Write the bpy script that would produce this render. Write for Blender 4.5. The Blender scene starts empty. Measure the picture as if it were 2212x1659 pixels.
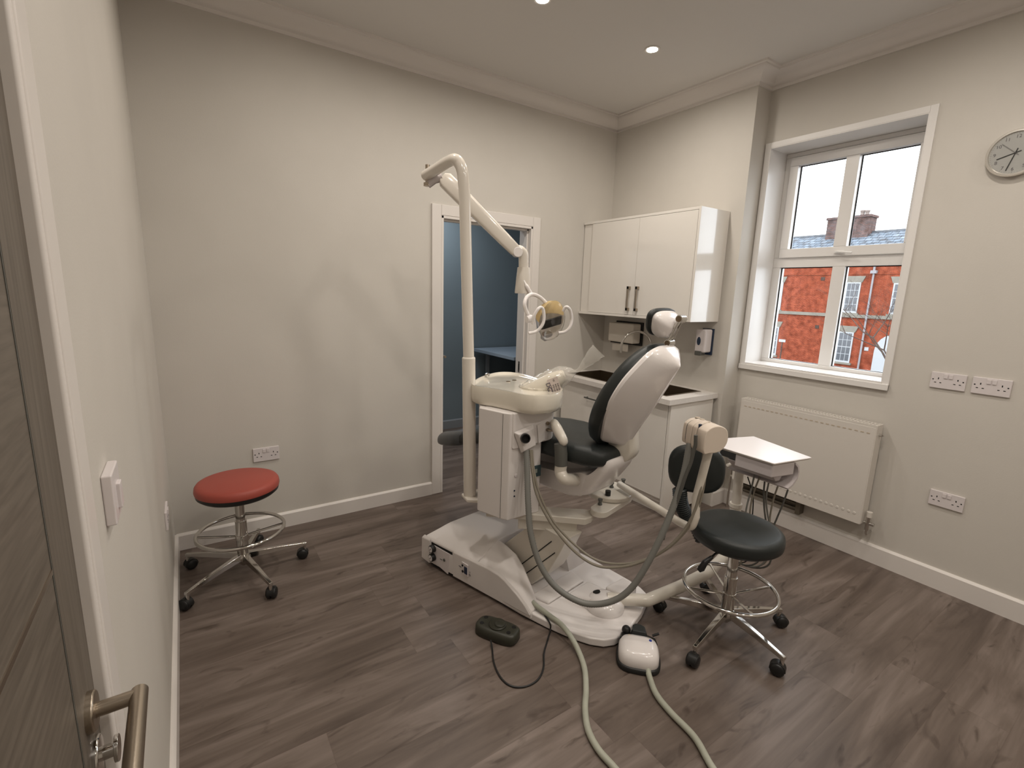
import bpy, bmesh, math, random
from mathutils import Vector, Matrix
random.seed(4)
# ------------------------------------------------------------------ camera
FPX, YAW, PITCH, ROLL = 1041.30, 0.5980, -0.1886, 0.0322
CAM = Vector((-3.3478, -3.2079, 1.5424))
F_ = Vector((math.sin(YAW)*math.cos(PITCH), math.cos(YAW)*math.cos(PITCH), math.sin(PITCH)))
_r = Vector((math.cos(YAW), -math.sin(YAW), 0)); _u = _r.cross(F_)
R_ = _r*math.cos(ROLL) + _u*math.sin(ROLL)
U_ = -_r*math.sin(ROLL) + _u*math.cos(ROLL)
scene = bpy.context.scene
cd = bpy.data.cameras.new('camera'); co = bpy.data.objects.new('camera', cd)
scene.collection.objects.link(co); scene.camera = co
cd.sensor_width = 36; cd.lens = 36*FPX/2212; cd.clip_start = 0.02; cd.clip_end = 300
co.matrix_world = Matrix(((R_.x, U_.x, -F_.x, CAM.x), (R_.y, U_.y, -F_.y, CAM.y), (R_.z, U_.z, -F_.z, CAM.z), (0, 0, 0, 1)))
# ------------------------------------------------------------------ light and exposure
SKY = 4.8
LAMP_W = 7.6
LAMP_C = (1.0, 0.92, 0.825)
scene.view_settings.view_transform = 'Standard'; scene.view_settings.look = 'None'
scene.view_settings.exposure = 0.0; scene.view_settings.gamma = 1.0
scene.view_settings.use_curve_mapping = False
wd = bpy.data.worlds.new('sky'); scene.world = wd; wd.use_nodes = True
bg = wd.node_tree.nodes['Background']; bg.inputs[0].default_value = (0.88, 0.94, 1.0, 1); bg.inputs[1].default_value = SKY
W = 3.492; HC = 3.0; YB = -4.7
SPOTS = [(x, y) for y in (-0.98, -2.45, -3.92) for x in (-0.89, -1.72, -2.55)]
def area_light(name, loc, rot, sx, sy, power, color, spread=math.pi):
    l = bpy.data.lights.new(name, 'AREA'); l.shape = 'RECTANGLE' if sy else 'DISK'; l.size = sx
    if sy: l.size_y = sy
    l.energy = power; l.color = color; l.spread = spread
    o = bpy.data.objects.new(name, l); o.location = loc; o.rotation_euler = rot; scene.collection.objects.link(o); return o
for i, (x, y) in enumerate(SPOTS):
    area_light('spot_light', (x, y, HC-0.012), (0, 0, 0), 0.13, 0, LAMP_W, LAMP_C, math.radians(168))
area_light('far_room_light', (-1.3, 1.0, 2.5), (0, 0, 0), 0.5, 0.5, 11, (0.92, 0.96, 1.0))
# ------------------------------------------------------------------ picture to place helpers
def ray(u, v): return F_ + R_*((u-1106)/FPX) - U_*((v-829.5)/FPX)
def on(ax, val, u, v):
    d = ray(u, v); t = (val-CAM[ax])/d[ax]; return CAM + d*t
def onp(u, v, P, n):
    d = ray(u, v); P = Vector(P); n = Vector(n); return CAM + d*((P-CAM).dot(n)/d.dot(n))
# ------------------------------------------------------------------ materials
def mat(name, col, rough=0.5, metal=0.0, spec=0.5, coat=0.0, bump=0.0, bscale=200, var=0.0, vscale=6, trans=0.0, ior=1.45, emit=None, estr=0, alpha=1):
    m = bpy.data.materials.new(name); m.use_nodes = True; nt = m.node_tree; b = nt.nodes['Principled BSDF']
    b.inputs['Base Color'].default_value = (*col, 1); b.inputs['Roughness'].default_value = rough
    b.inputs['Metallic'].default_value = metal; b.inputs['Specular IOR Level'].default_value = spec
    b.inputs['Coat Weight'].default_value = coat; b.inputs['Coat Roughness'].default_value = 0.08
    b.inputs['Transmission Weight'].default_value = trans; b.inputs['IOR'].default_value = ior
    b.inputs['Alpha'].default_value = alpha
    if emit: b.inputs['Emission Color'].default_value = (*emit, 1); b.inputs['Emission Strength'].default_value = estr
    tc = nt.nodes.new('ShaderNodeTexCoord')
    if bump:
        n = nt.nodes.new('ShaderNodeTexNoise'); n.inputs['Scale'].default_value = bscale; n.inputs['Detail'].default_value = 3
        bp = nt.nodes.new('ShaderNodeBump'); bp.inputs['Strength'].default_value = bump; bp.inputs['Distance'].default_value = 0.002
        nt.links.new(tc.outputs['Object'], n.inputs['Vector']); nt.links.new(n.outputs['Fac'], bp.inputs['Height']); nt.links.new(bp.outputs['Normal'], b.inputs['Normal'])
    if var:
        n = nt.nodes.new('ShaderNodeTexNoise'); n.inputs['Scale'].default_value = vscale; n.inputs['Detail'].default_value = 4
        r = nt.nodes.new('ShaderNodeValToRGB'); r.color_ramp.elements[0].position = 0.3; r.color_ramp.elements[1].position = 0.7
        r.color_ramp.elements[0].color = (*[c*(1-var) for c in col], 1); r.color_ramp.elements[1].color = (*[min(1, c*(1+var)) for c in col], 1)
        nt.links.new(tc.outputs['Object'], n.inputs['Vector']); nt.links.new(n.outputs['Fac'], r.inputs['Fac']); nt.links.new(r.outputs['Color'], b.inputs['Base Color'])
    return m
M = {}
M['wall'] = mat('wall_paint', (0.61, 0.578, 0.53), 0.75, bump=0.15, bscale=160, var=0.02, vscale=3)
M['ceiling'] = mat('ceiling_paint', (0.70, 0.675, 0.645), 0.85, bump=0.1, bscale=120)
M['trim'] = mat('trim_gloss', (0.74, 0.70, 0.665), 0.35, bump=0.03, bscale=60)
M['trimwin'] = mat('window_upvc', (0.80, 0.78, 0.76), 0.25)
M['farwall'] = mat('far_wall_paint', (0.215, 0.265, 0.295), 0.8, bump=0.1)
M['white'] = mat('white_abs', (0.82, 0.78, 0.765), 0.22, coat=0.4, var=0.015)
M['white2'] = mat('white_textured_panel', (0.76, 0.72, 0.70), 0.4, bump=0.08, bscale=300)
M['cream'] = mat('cream_enamel', (0.71, 0.665, 0.59), 0.28, coat=0.3, var=0.02)
M['ceram'] = mat('ceramic_glaze', (0.76, 0.71, 0.61), 0.08, coat=0.8)
M['bowl'] = mat('bowl_glaze', (0.72, 0.64, 0.53), 0.08, coat=0.8)
M['pole'] = mat('painted_pole', (0.75, 0.70, 0.63), 0.2, coat=0.6)
M['black'] = mat('black_vinyl', (0.018, 0.022, 0.022), 0.42, bump=0.25, bscale=500)
M['blackp'] = mat('black_plastic', (0.012, 0.012, 0.012), 0.4)
M['greyp'] = mat('grey_plastic', (0.10, 0.10, 0.09), 0.5)
M['greyrub'] = mat('grey_vinyl', (0.07, 0.075, 0.08), 0.4)
M['red'] = mat('red_vinyl', (0.38, 0.075, 0.055), 0.45, bump=0.3, bscale=500)
M['chrome'] = mat('chrome', (0.62, 0.60, 0.57), 0.10, metal=1)
M['steel'] = mat('brushed_steel', (0.42, 0.36, 0.29), 0.32, metal=1, bump=0.05, bscale=400)
M['steeld'] = mat('sink_steel', (0.16, 0.12, 0.08), 0.3, metal=0.8)
M['cup'] = mat('cupboard_gloss', (0.80, 0.765, 0.715), 0.12, coat=0.6)
M['counter'] = mat('worktop_laminate', (0.74, 0.70, 0.66), 0.35, var=0.03, vscale=80)
M['rad'] = mat('radiator_enamel', (0.69, 0.65, 0.60), 0.3)
M['socket'] = mat('socket_plastic', (0.70, 0.65, 0.65), 0.3)
M['dark'] = mat('dark_gap', (0.01, 0.01, 0.01), 0.9)
M['hose'] = mat('grey_hose', (0.20, 0.20, 0.185), 0.45)
M['hose2'] = mat('beige_hose', (0.25, 0.225, 0.18), 0.4)
M['floorhose'] = mat('green_grey_hose', (0.40, 0.41, 0.34), 0.45, var=0.06, vscale=30)
M['olive'] = mat('olive_plastic', (0.034, 0.034, 0.024), 0.4, var=0.1, vscale=20)
M['blue'] = mat('blue_plastic', (0.02, 0.05, 0.35), 0.3)
M['navy'] = mat('navy_plastic', (0.02, 0.035, 0.07), 0.25)
M['screen'] = mat('panel_display', (0.04, 0.07, 0.08), 0.3)
M['screen2'] = mat('panel_window', (0.28, 0.30, 0.26), 0.4)
M['beige'] = mat('beige_holder', (0.70, 0.61, 0.52), 0.4, bump=0.05)
M['beiged'] = mat('beige_holder_inset', (0.50, 0.42, 0.33), 0.5)
M['tray'] = mat('tray_mat', (0.78, 0.74, 0.74), 0.3)
M['lilac'] = mat('instrument_head_shell', (0.55, 0.50, 0.50), 0.25, coat=0.4)
M['mirror'] = mat('reflector_mirror', (0.80, 0.80, 0.85), 0.12, coat=1.0)
M['lampsilver'] = mat('lamp_body_silver', (0.45, 0.44, 0.45), 0.3, metal=0.4)
M['text'] = mat('print_ink', (0.03, 0.02, 0.06), 0.5)
M['gtext'] = mat('grey_ink', (0.12, 0.11, 0.12), 0.5)
M['label'] = mat('label_paper', (0.60, 0.52, 0.48), 0.6)
M['clockface'] = mat('clock_face', (0.42, 0.42, 0.40), 0.4)
M['alu'] = mat('aluminium_rim', (0.78, 0.75, 0.70), 0.25, metal=1)
M['copper'] = mat('dull_pipe', (0.16, 0.14, 0.11), 0.4, metal=0.5)
M['paper'] = mat('paper_towel', (0.68, 0.63, 0.56), 0.8)
M['stone'] = mat('facade_stone', (0.20, 0.185, 0.155), 0.8, var=0.1, vscale=2)
M['sash'] = mat('sash_white', (0.38, 0.39, 0.40), 0.4)
M['paneout'] = mat('sash_glass_dark', (0.085, 0.09, 0.10), 0.15)
M['pipeout'] = mat('downpipe_paint', (0.26, 0.25, 0.26), 0.5)
M['bark'] = mat('bark', (0.07, 0.05, 0.042), 0.9, var=0.3, vscale=3)
M['pot'] = mat('chimney_pot_clay', (0.22, 0.18, 0.16), 0.8)
M['asphalt'] = mat('street_asphalt', (0.06, 0.06, 0.06), 0.9)
M['lampglow'] = mat('downlight_glow', (1, 1, 1), 0.5, emit=(1, 0.93, 0.80), estr=30)
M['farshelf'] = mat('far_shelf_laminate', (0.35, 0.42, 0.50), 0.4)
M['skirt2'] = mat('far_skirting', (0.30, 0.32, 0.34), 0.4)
def glassmat(name, tint=(1, 1, 1), fres=0.06, rough=0.0, op=0.0, opc=(0.8, 0.8, 0.8)):
    m = bpy.data.materials.new(name); m.use_nodes = True; nt = m.node_tree; nt.nodes.remove(nt.nodes['Principled BSDF'])
    out = nt.nodes['Material Output']; t = nt.nodes.new('ShaderNodeBsdfTransparent'); t.inputs[0].default_value = (*tint, 1)
    g = nt.nodes.new('ShaderNodeBsdfGlossy'); g.inputs['Roughness'].default_value = rough
    lw = nt.nodes.new('ShaderNodeLayerWeight'); lw.inputs[0].default_value = 0.5
    pw = nt.nodes.new('ShaderNodeMath'); pw.operation = 'POWER'; pw.inputs[1].default_value = 4.0; nt.links.new(lw.outputs['Facing'], pw.inputs[0])
    f = nt.nodes.new('ShaderNodeMath'); f.operation = 'MULTIPLY_ADD'; f.inputs[1].default_value = 0.75; f.inputs[2].default_value = 0.035; nt.links.new(pw.outputs[0], f.inputs[0])
    mx = nt.nodes.new('ShaderNodeMixShader'); nt.links.new(f.outputs[0], mx.inputs[0]); nt.links.new(t.outputs[0], mx.inputs[1]); nt.links.new(g.outputs[0], mx.inputs[2])
    last = mx
    if op:
        d = nt.nodes.new('ShaderNodeBsdfDiffuse'); d.inputs[0].default_value = (*opc, 1)
        m2 = nt.nodes.new('ShaderNodeMixShader'); m2.inputs[0].default_value = op
        nt.links.new(mx.outputs[0], m2.inputs[1]); nt.links.new(d.outputs[0], m2.inputs[2]); last = m2
    nt.links.new(last.outputs[0], out.inputs[0]); return m
M['glass'] = glassmat('window_glass')
M['clear'] = glassmat('clear_plastic', (0.93, 0.92, 0.90), rough=0.05)
M['film'] = glassmat('plastic_film', (0.98, 0.97, 0.95), rough=0.08, op=0.24, opc=(0.9, 0.88, 0.84))
def amber():
    m = bpy.data.materials.new('amber_translucent_glass'); m.use_nodes = True; nt = m.node_tree; nt.nodes.remove(nt.nodes['Principled BSDF'])
    out = nt.nodes['Material Output']; a = nt.nodes.new('ShaderNodeBsdfTranslucent'); a.inputs[0].default_value = (0.95, 0.84, 0.62, 1)
    b = nt.nodes.new('ShaderNodeBsdfDiffuse'); b.inputs[0].default_value = (0.80, 0.67, 0.42, 1)
    c = nt.nodes.new('ShaderNodeMixShader'); c.inputs[0].default_value = 0.4; nt.links.new(a.outputs[0], c.inputs[1]); nt.links.new(b.outputs[0], c.inputs[2])
    t = nt.nodes.new('ShaderNodeBsdfTransparent'); t.inputs[0].default_value = (0.95, 0.85, 0.62, 1)
    d = nt.nodes.new('ShaderNodeMixShader'); d.inputs[0].default_value = 0.12; nt.links.new(c.outputs[0], d.inputs[1]); nt.links.new(t.outputs[0], d.inputs[2])
    nt.links.new(d.outputs[0], out.inputs[0]); return m
M['amberglass'] = amber()
def floor_mat():
    m = bpy.data.materials.new('vinyl_planks'); m.use_nodes = True; nt = m.node_tree; b = nt.nodes['Principled BSDF']; L = nt.links.new
    N_ = nt.nodes.new
    g = N_('ShaderNodeNewGeometry'); sp = N_('ShaderNodeSeparateXYZ'); L(g.outputs['Position'], sp.inputs[0])
    def math_(op, a, b_=None, c=None):
        n = N_('ShaderNodeMath'); n.operation = op
        for i, x in enumerate((a, b_, c)):
            if x is None: continue
            if hasattr(x, 'is_linked'): L(x, n.inputs[i])
            else: n.inputs[i].default_value = x
        return n.outputs[0]
    PW, PL = 0.19, 1.22
    ys = math_('DIVIDE', math_('ADD', sp.outputs['Y'], 2.63+10*PW), PW)
    row = math_('FLOOR', ys); fy = math_('FRACT', ys)
    wn = N_('ShaderNodeTexWhiteNoise'); wn.noise_dimensions = '1D'; L(row, wn.inputs['W'])
    xs = math_('ADD', math_('DIVIDE', sp.outputs['X'], PL), math_('MULTIPLY', wn.outputs['Value'], 7.31))
    colm = math_('FLOOR', xs); fx = math_('FRACT', xs)
    cb = N_('ShaderNodeCombineXYZ'); L(row, cb.inputs[0]); L(colm, cb.inputs[1])
    wn2 = N_('ShaderNodeTexWhiteNoise'); wn2.noise_dimensions = '2D'; L(cb.outputs[0], wn2.inputs['Vector'])
    # grain coordinates, offset per plank
    off = N_('ShaderNodeVectorMath'); off.operation = 'SCALE'; L(wn2.outputs['Color'], off.inputs[0]); off.inputs['Scale'].default_value = 37.0
    add = N_('ShaderNodeVectorMath'); L(g.outputs['Position'], add.inputs[0]); L(off.outputs[0], add.inputs[1])
    mp = N_('ShaderNodeMapping'); mp.inputs['Scale'].default_value = (1.3, 9.0, 1); L(add.outputs[0], mp.inputs[0])
    n1 = N_('ShaderNodeTexNoise'); n1.inputs['Scale'].default_value = 1.0; n1.inputs['Detail'].default_value = 5; n1.inputs['Roughness'].default_value = 0.55; n1.inputs['Distortion'].default_value = 0.9; L(mp.outputs[0], n1.inputs[0])
    mp2 = N_('ShaderNodeMapping'); mp2.inputs['Scale'].default_value = (3, 60.0, 1); L(add.outputs[0], mp2.inputs[0])
    n2 = N_('ShaderNodeTexNoise'); n2.inputs['Scale'].default_value = 1.0; n2.inputs['Detail'].default_value = 4; L(mp2.outputs[0], n2.inputs[0])
    mp3 = N_('ShaderNodeMapping'); mp3.inputs['Scale'].default_value = (4.5, 14.0, 1); L(add.outputs[0], mp3.inputs[0])
    n3 = N_('ShaderNodeTexNoise'); n3.inputs['Scale'].default_value = 1.0; n3.inputs['Detail'].default_value = 3; n3.inputs['Distortion'].default_value = 1.5; L(mp3.outputs[0], n3.inputs[0])
    knot = N_('ShaderNodeValToRGB'); knot.color_ramp.elements[0].position = 0.60; knot.color_ramp.elements[1].position = 0.76; L(n3.outputs['Fac'], knot.inputs[0])
    r = N_('ShaderNodeValToRGB'); e = r.color_ramp.elements
    e[0].position = 0.28; e[0].color = (0.070, 0.050, 0.040, 1); e[1].position = 0.72; e[1].color = (0.235, 0.190, 0.166, 1)
    x = r.color_ramp.elements.new(0.5); x.color = (0.138, 0.106, 0.088, 1)
    v = math_('ADD', math_('ADD', math_('MULTIPLY', n1.outputs['Fac'], 0.80), math_('MULTIPLY', n2.outputs['Fac'], 0.16)), math_('MULTIPLY', wn2.outputs['Value'], 0.07))
    L(v, r.inputs[0])
    dk = N_('ShaderNodeMixRGB'); dk.blend_type = 'MULTIPLY'; dk.inputs[2].default_value = (0.38, 0.33, 0.30, 1); L(math_('MULTIPLY', knot.outputs[0], 0.8), dk.inputs[0]); L(r.outputs[0], dk.inputs[1])
    # joints
    ey = math_('MINIMUM', fy, math_('SUBTRACT', 1.0, fy)); ex = math_('MINIMUM', fx, math_('SUBTRACT', 1.0, fx))
    j = math_('MAXIMUM', math_('LESS_THAN', ey, 0.008), math_('LESS_THAN', ex, 0.0012))
    jm = N_('ShaderNodeMixRGB'); jm.blend_type = 'MULTIPLY'; jm.inputs[2].default_value = (0.88, 0.86, 0.85, 1); L(j, jm.inputs[0]); L(dk.outputs[0], jm.inputs[1])
    L(jm.outputs[0], b.inputs['Base Color'])
    b.inputs['Roughness'].default_value = 0.42; b.inputs['Specular IOR Level'].default_value = 0.45
    bp = N_('ShaderNodeBump'); bp.inputs['Strength'].default_value = 0.12; bp.inputs['Distance'].default_value = 0.001; L(n2.outputs['Fac'], bp.inputs['Height']); L(bp.outputs[0], b.inputs['Normal'])
    return m
M['floor'] = floor_mat()
def door_mat(sc=(3, 5, 60)):
    m = bpy.data.materials.new('dark_oak_veneer'); m.use_nodes = True; nt = m.node_tree; b = nt.nodes['Principled BSDF']; L = nt.links.new
    tc = nt.nodes.new('ShaderNodeNewGeometry'); mp = nt.nodes.new('ShaderNodeMapping'); mp.inputs['Scale'].default_value = sc; mp.inputs['Rotation'].default_value = (0.0, 0, 0)
    n = nt.nodes.new('ShaderNodeTexNoise'); n.inputs['Scale'].default_value = 2; n.inputs['Detail'].default_value = 5; n.inputs['Distortion'].default_value = 0.3
    r = nt.nodes.new('ShaderNodeValToRGB'); r.color_ramp.elements[0].position = 0.3; r.color_ramp.elements[1].position = 0.7
    r.color_ramp.elements[0].color = (0.105, 0.086, 0.068, 1); r.color_ramp.elements[1].color = (0.165, 0.140, 0.113, 1)
    L(tc.outputs['Position'], mp.inputs[0]); L(mp.outputs[0], n.inputs[0]); L(n.outputs[0], r.inputs[0]); L(r.outputs[0], b.inputs['Base Color'])
    b.inputs['Roughness'].default_value = 0.5; return m
M['oak'] = door_mat(); M['oakv'] = door_mat((10, 60, 2.5))
def brick_mat(name, c1, c2, mortar, sc, axis='YZ', bh=0.075, bw=0.225, ms=0.01):
    m = bpy.data.materials.new(name); m.use_nodes = True; nt = m.node_tree; b = nt.nodes['Principled BSDF']; L = nt.links.new
    g = nt.nodes.new('ShaderNodeNewGeometry'); s = nt.nodes.new('ShaderNodeSeparateXYZ'); c = nt.nodes.new('ShaderNodeCombineXYZ')
    L(g.outputs['Position'], s.inputs[0]); L(s.outputs[axis[0]], c.inputs[0]); L(s.outputs[axis[1]], c.inputs[1])
    t = nt.nodes.new('ShaderNodeTexBrick'); t.inputs['Scale'].default_value = sc; t.inputs['Mortar Size'].default_value = ms
    t.inputs['Brick Width'].default_value = bw; t.inputs['Row Height'].default_value = bh
    t.inputs['Color1'].default_value = (*c1, 1); t.inputs['Color2'].default_value = (*c2, 1); t.inputs['Mortar'].default_value = (*mortar, 1)
    L(c.outputs[0], t.inputs[0])
    n = nt.nodes.new('ShaderNodeTexNoise'); n.inputs['Scale'].default_value = 2.6; n.inputs['Detail'].default_value = 8; L(g.outputs['Position'], n.inputs[0])
    r = nt.nodes.new('ShaderNodeValToRGB'); r.color_ramp.elements[0].position = 0.3; r.color_ramp.elements[0].color = (0.55, 0.50, 0.48, 1); r.color_ramp.elements[1].position = 0.7; r.color_ramp.elements[1].color = (1.2, 1.3, 1.4, 1)
    L(n.outputs[0], r.inputs[0]); mx = nt.nodes.new('ShaderNodeMixRGB'); mx.blend_type = 'MULTIPLY'; mx.inputs[0].default_value = 1
    L(t.outputs[0], mx.inputs[1]); L(r.outputs[0], mx.inputs[2]); L(mx.outputs[0], b.inputs['Base Color']); b.inputs['Roughness'].default_value = 0.85
    return m
M['brick'] = brick_mat('red_brick', (0.26, 0.048, 0.018), (0.20, 0.034, 0.014), (0.25, 0.085, 0.05), 1.0)
M['brickd'] = brick_mat('sooty_brick', (0.14, 0.075, 0.06), (0.08, 0.06, 0.055), (0.14, 0.11, 0.10), 1.0)
M['slate'] = brick_mat('roof_slate', (0.19, 0.21, 0.23), (0.14, 0.16, 0.18), (0.05, 0.055, 0.065), 1.0, bh=0.22, bw=0.42, ms=0.022)
for k_ in ('brick', 'brickd', 'slate', 'stone', 'sash', 'pipeout', 'asphalt', 'bark', 'pot'):
    M[k_].node_tree.nodes['Principled BSDF'].inputs['Specular IOR Level'].default_value = 0.08
# ------------------------------------------------------------------ mesh builder
col = scene.collection
class MB:
    def __init__(s): s.v = []; s.f = []; s.m = []
    def add(s, vs, fs, mi=0):
        o = len(s.v); s.v += [Vector(p) for p in vs]; s.f += [[o+i for i in f] for f in fs]; s.m += [mi]*len(fs); return s
    def box(s, a, b, mi=0):
        x0, y0, z0 = [min(a[i], b[i]) for i in range(3)]; x1, y1, z1 = [max(a[i], b[i]) for i in range(3)]
        return s.add([(x0,y0,z0),(x1,y0,z0),(x1,y1,z0),(x0,y1,z0),(x0,y0,z1),(x1,y0,z1),(x1,y1,z1),(x0,y1,z1)],
                     [(0,3,2,1),(4,5,6,7),(0,1,5,4),(1,2,6,5),(2,3,7,6),(3,0,4,7)], mi)
    def obox(s, c, ax, ay, az, hx, hy, hz, mi=0):
        c = Vector(c); ax, ay, az = Vector(ax), Vector(ay), Vector(az)
        vs = [c+ax*(hx*i)+ay*(hy*j)+az*(hz*k) for k in (-1,1) for i, j in ((-1,-1),(1,-1),(1,1),(-1,1))]
        return s.add(vs, [(0,3,2,1),(4,5,6,7),(0,1,5,4),(1,2,6,5),(2,3,7,6),(3,0,4,7)], mi)
    def loft(s, rings, cap=True, mi=0, closed=True):
        n = len(rings[0]); vs = [p for r in rings for p in r]; fs = []
        for k in range(len(rings)-1):
            for i in range(n if closed else n-1):
                j = (i+1) % n; fs.append((k*n+i, k*n+j, (k+1)*n+j, (k+1)*n+i))
        if cap: fs.append(tuple(range(n-1, -1, -1))); fs.append(tuple((len(rings)-1)*n+i for i in range(n)))
        return s.add(vs, fs, mi)
    def prism(s, poly, vec, mi=0):
        vec = Vector(vec); return s.loft([[Vector(p) for p in poly], [Vector(p)+vec for p in poly]], True, mi)
    def cyl(s, a, b, r, r2=None, n=24, mi=0): return s.tube([a, b], [r, r if r2 is None else r2], n, mi)
    def tube(s, pts, r, n=12, mi=0, cap=True, closed=False):
        pts = [Vector(p) for p in pts]; m = len(pts); rr = r if isinstance(r, (list, tuple)) else [r]*m
        T = []
        for i in range(m):
            if closed: t = pts[(i+1) % m]-pts[i-1]
            else: t = pts[min(i+1, m-1)]-pts[max(i-1, 0)]
            T.append(t.normalized() if t.length > 1e-9 else Vector((0,0,1)))
        up = Vector((0,0,1)) if abs(T[0].z) < 0.9 else Vector((1,0,0))
        x = T[0].cross(up).normalized(); rings = []
        for i in range(m):
            x = (x - T[i]*x.dot(T[i])).normalized(); y = T[i].cross(x)
            rings.append([pts[i]+x*(rr[i]*math.cos(2*math.pi*k/n))+y*(rr[i]*math.sin(2*math.pi*k/n)) for k in range(n)])
        if closed: rings.append(rings[0]); cap = False
        return s.loft(rings, cap, mi)
    def lathe(s, c, ax, prof, n=32, mi=0, sx=1.0, xdir=None):
        c = Vector(c); ax = Vector(ax).normalized()
        x = Vector(xdir) if xdir else (Vector((0,0,1)) if abs(ax.z) < 0.9 else Vector((1,0,0)))
        x = (x-ax*x.dot(ax)).normalized(); y = ax.cross(x)
        rings = [[c+ax*h+x*(max(r, 1e-4)*sx*math.cos(2*math.pi*k/n))+y*(max(r, 1e-4)*math.sin(2*math.pi*k/n)) for k in range(n)] for r, h in prof]
        return s.loft(rings, True, mi)
    def sphere(s, c, rx, ry=None, rz=None, n=16, mi=0):
        ry = rx if ry is None else ry; rz = rx if rz is None else rz; c = Vector(c)
        rings = [[c+Vector((rx*math.sin(a)*math.cos(2*math.pi*k/n), ry*math.sin(a)*math.sin(2*math.pi*k/n), rz*math.cos(a))) for k in range(n)] for a in [0.02+(math.pi-0.04)*i/10 for i in range(11)]]
        return s.loft(rings, True, mi)
    def build(s, name, m, parent=None, bevel=0, seg=2, smooth=35, subsurf=0, solid=0, base=None, label=None):
        me = bpy.data.meshes.new(name); off = Vector((0,0,0))
        if parent is not None: off = wloc(parent)
        elif base is not None: off = Vector(base)
        me.from_pydata([tuple(p-off) for p in s.v], [], s.f)
        ms = m if isinstance(m, (list, tuple)) else [m]
        for q in ms: me.materials.append(M[q] if isinstance(q, str) else q)
        if len(ms) > 1:
            for p, i in zip(me.polygons, s.m): p.material_index = i
        bm = bmesh.new(); bm.from_mesh(me); bmesh.ops.recalc_face_normals(bm, faces=bm.faces); bm.to_mesh(me); bm.free()
        if smooth:
            for p in me.polygons: p.use_smooth = True
            me.set_sharp_from_angle(angle=math.radians(smooth))
        o = bpy.data.objects.new(name, me); col.objects.link(o)
        if parent is not None: o.parent = parent
        else: o.location = off
        if solid:
            q = o.modifiers.new('thick', 'SOLIDIFY'); q.thickness = solid
        if bevel:
            q = o.modifiers.new('bevel', 'BEVEL'); q.width = bevel; q.segments = seg; q.limit_method = 'ANGLE'; q.angle_limit = math.radians(35); q.harden_normals = bool(smooth)
        if subsurf:
            q = o.modifiers.new('sub', 'SUBSURF'); q.levels = q.render_levels = subsurf
        if label: o['label'] = label
        return o
def wloc(o):
    v = Vector(o.location)
    while o.parent: o = o.parent; v += Vector(o.location)
    return v
def thing(name, label, cat, loc=(0,0,0), group=None):
    o = bpy.data.objects.new(name, None); col.objects.link(o); o.location = loc; o.empty_display_size = 0.05
    o['label'] = label; o['category'] = cat
    if group: o['group'] = group
    return o
def tag(o, label, cat, group=None):
    o['label'] = label; o['category'] = cat
    if group: o['group'] = group
    return o
def struct(o): o['kind'] = 'structure'; return o
def cr(pts, k=8):
    P = [Vector(p) for p in pts]; P = [P[0]*2-P[1]]+P+[P[-1]*2-P[-2]]; out = []
    for i in range(1, len(P)-2):
        for j in range(k):
            t = j/k; a, b, c, d = P[i-1], P[i], P[i+1], P[i+2]
            out.append(0.5*((2*b)+(c-a)*t+(2*a-5*b+4*c-d)*t*t+(3*b-a-3*c+d)*t**3))
    out.append(P[-2]); return out
def circ(c, x, y, rx, ry, n=32, p=2.0, a0=0):
    c, x, y = Vector(c), Vector(x), Vector(y); out = []
    for k in range(n):
        a = 2*math.pi*k/n+a0; ca, sa = math.cos(a), math.sin(a)
        out.append(c+x*(rx*math.copysign(abs(ca)**(2/p), ca))+y*(ry*math.copysign(abs(sa)**(2/p), sa)))
    return out
def smooth_closed(P, k=4):
    n = len(P); out = []
    for i in range(n):
        a, b, c, d = P[i-1], P[i], P[(i+1) % n], P[(i+2) % n]
        for j in range(k):
            t = j/k; out.append(0.5*((2*b)+(c-a)*t+(2*a-5*b+4*c-d)*t*t+(3*b-a-3*c+d)*t**3))
    return out
def text(s, size, P, right, up, m, parent, name='lettering', depth=0.0006):
    cu = bpy.data.curves.new(name, 'FONT'); cu.body = s; cu.size = size; cu.extrude = depth; cu.align_x = 'CENTER'; cu.align_y = 'CENTER'
    t = bpy.data.objects.new(name, cu); col.objects.link(t)
    dg = bpy.context.evaluated_depsgraph_get(); me = bpy.data.meshes.new_from_object(t.evaluated_get(dg)); me.name = name
    bpy.data.objects.remove(t)
    right = Vector(right).normalized(); up = Vector(up).normalized(); n = right.cross(up); P = Vector(P)
    base = wloc(parent) if parent else Vector((0,0,0))
    for v in me.vertices: v.co = P + right*v.co.x + up*v.co.y + n*v.co.z - base
    me.materials.clear(); me.materials.append(M[m]); o = bpy.data.objects.new(name, me); col.objects.link(o)
    if parent: o.parent = parent
    return o
X, Y, Z = Vector((1,0,0)), Vector((0,1,0)), Vector((0,0,1))
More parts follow.
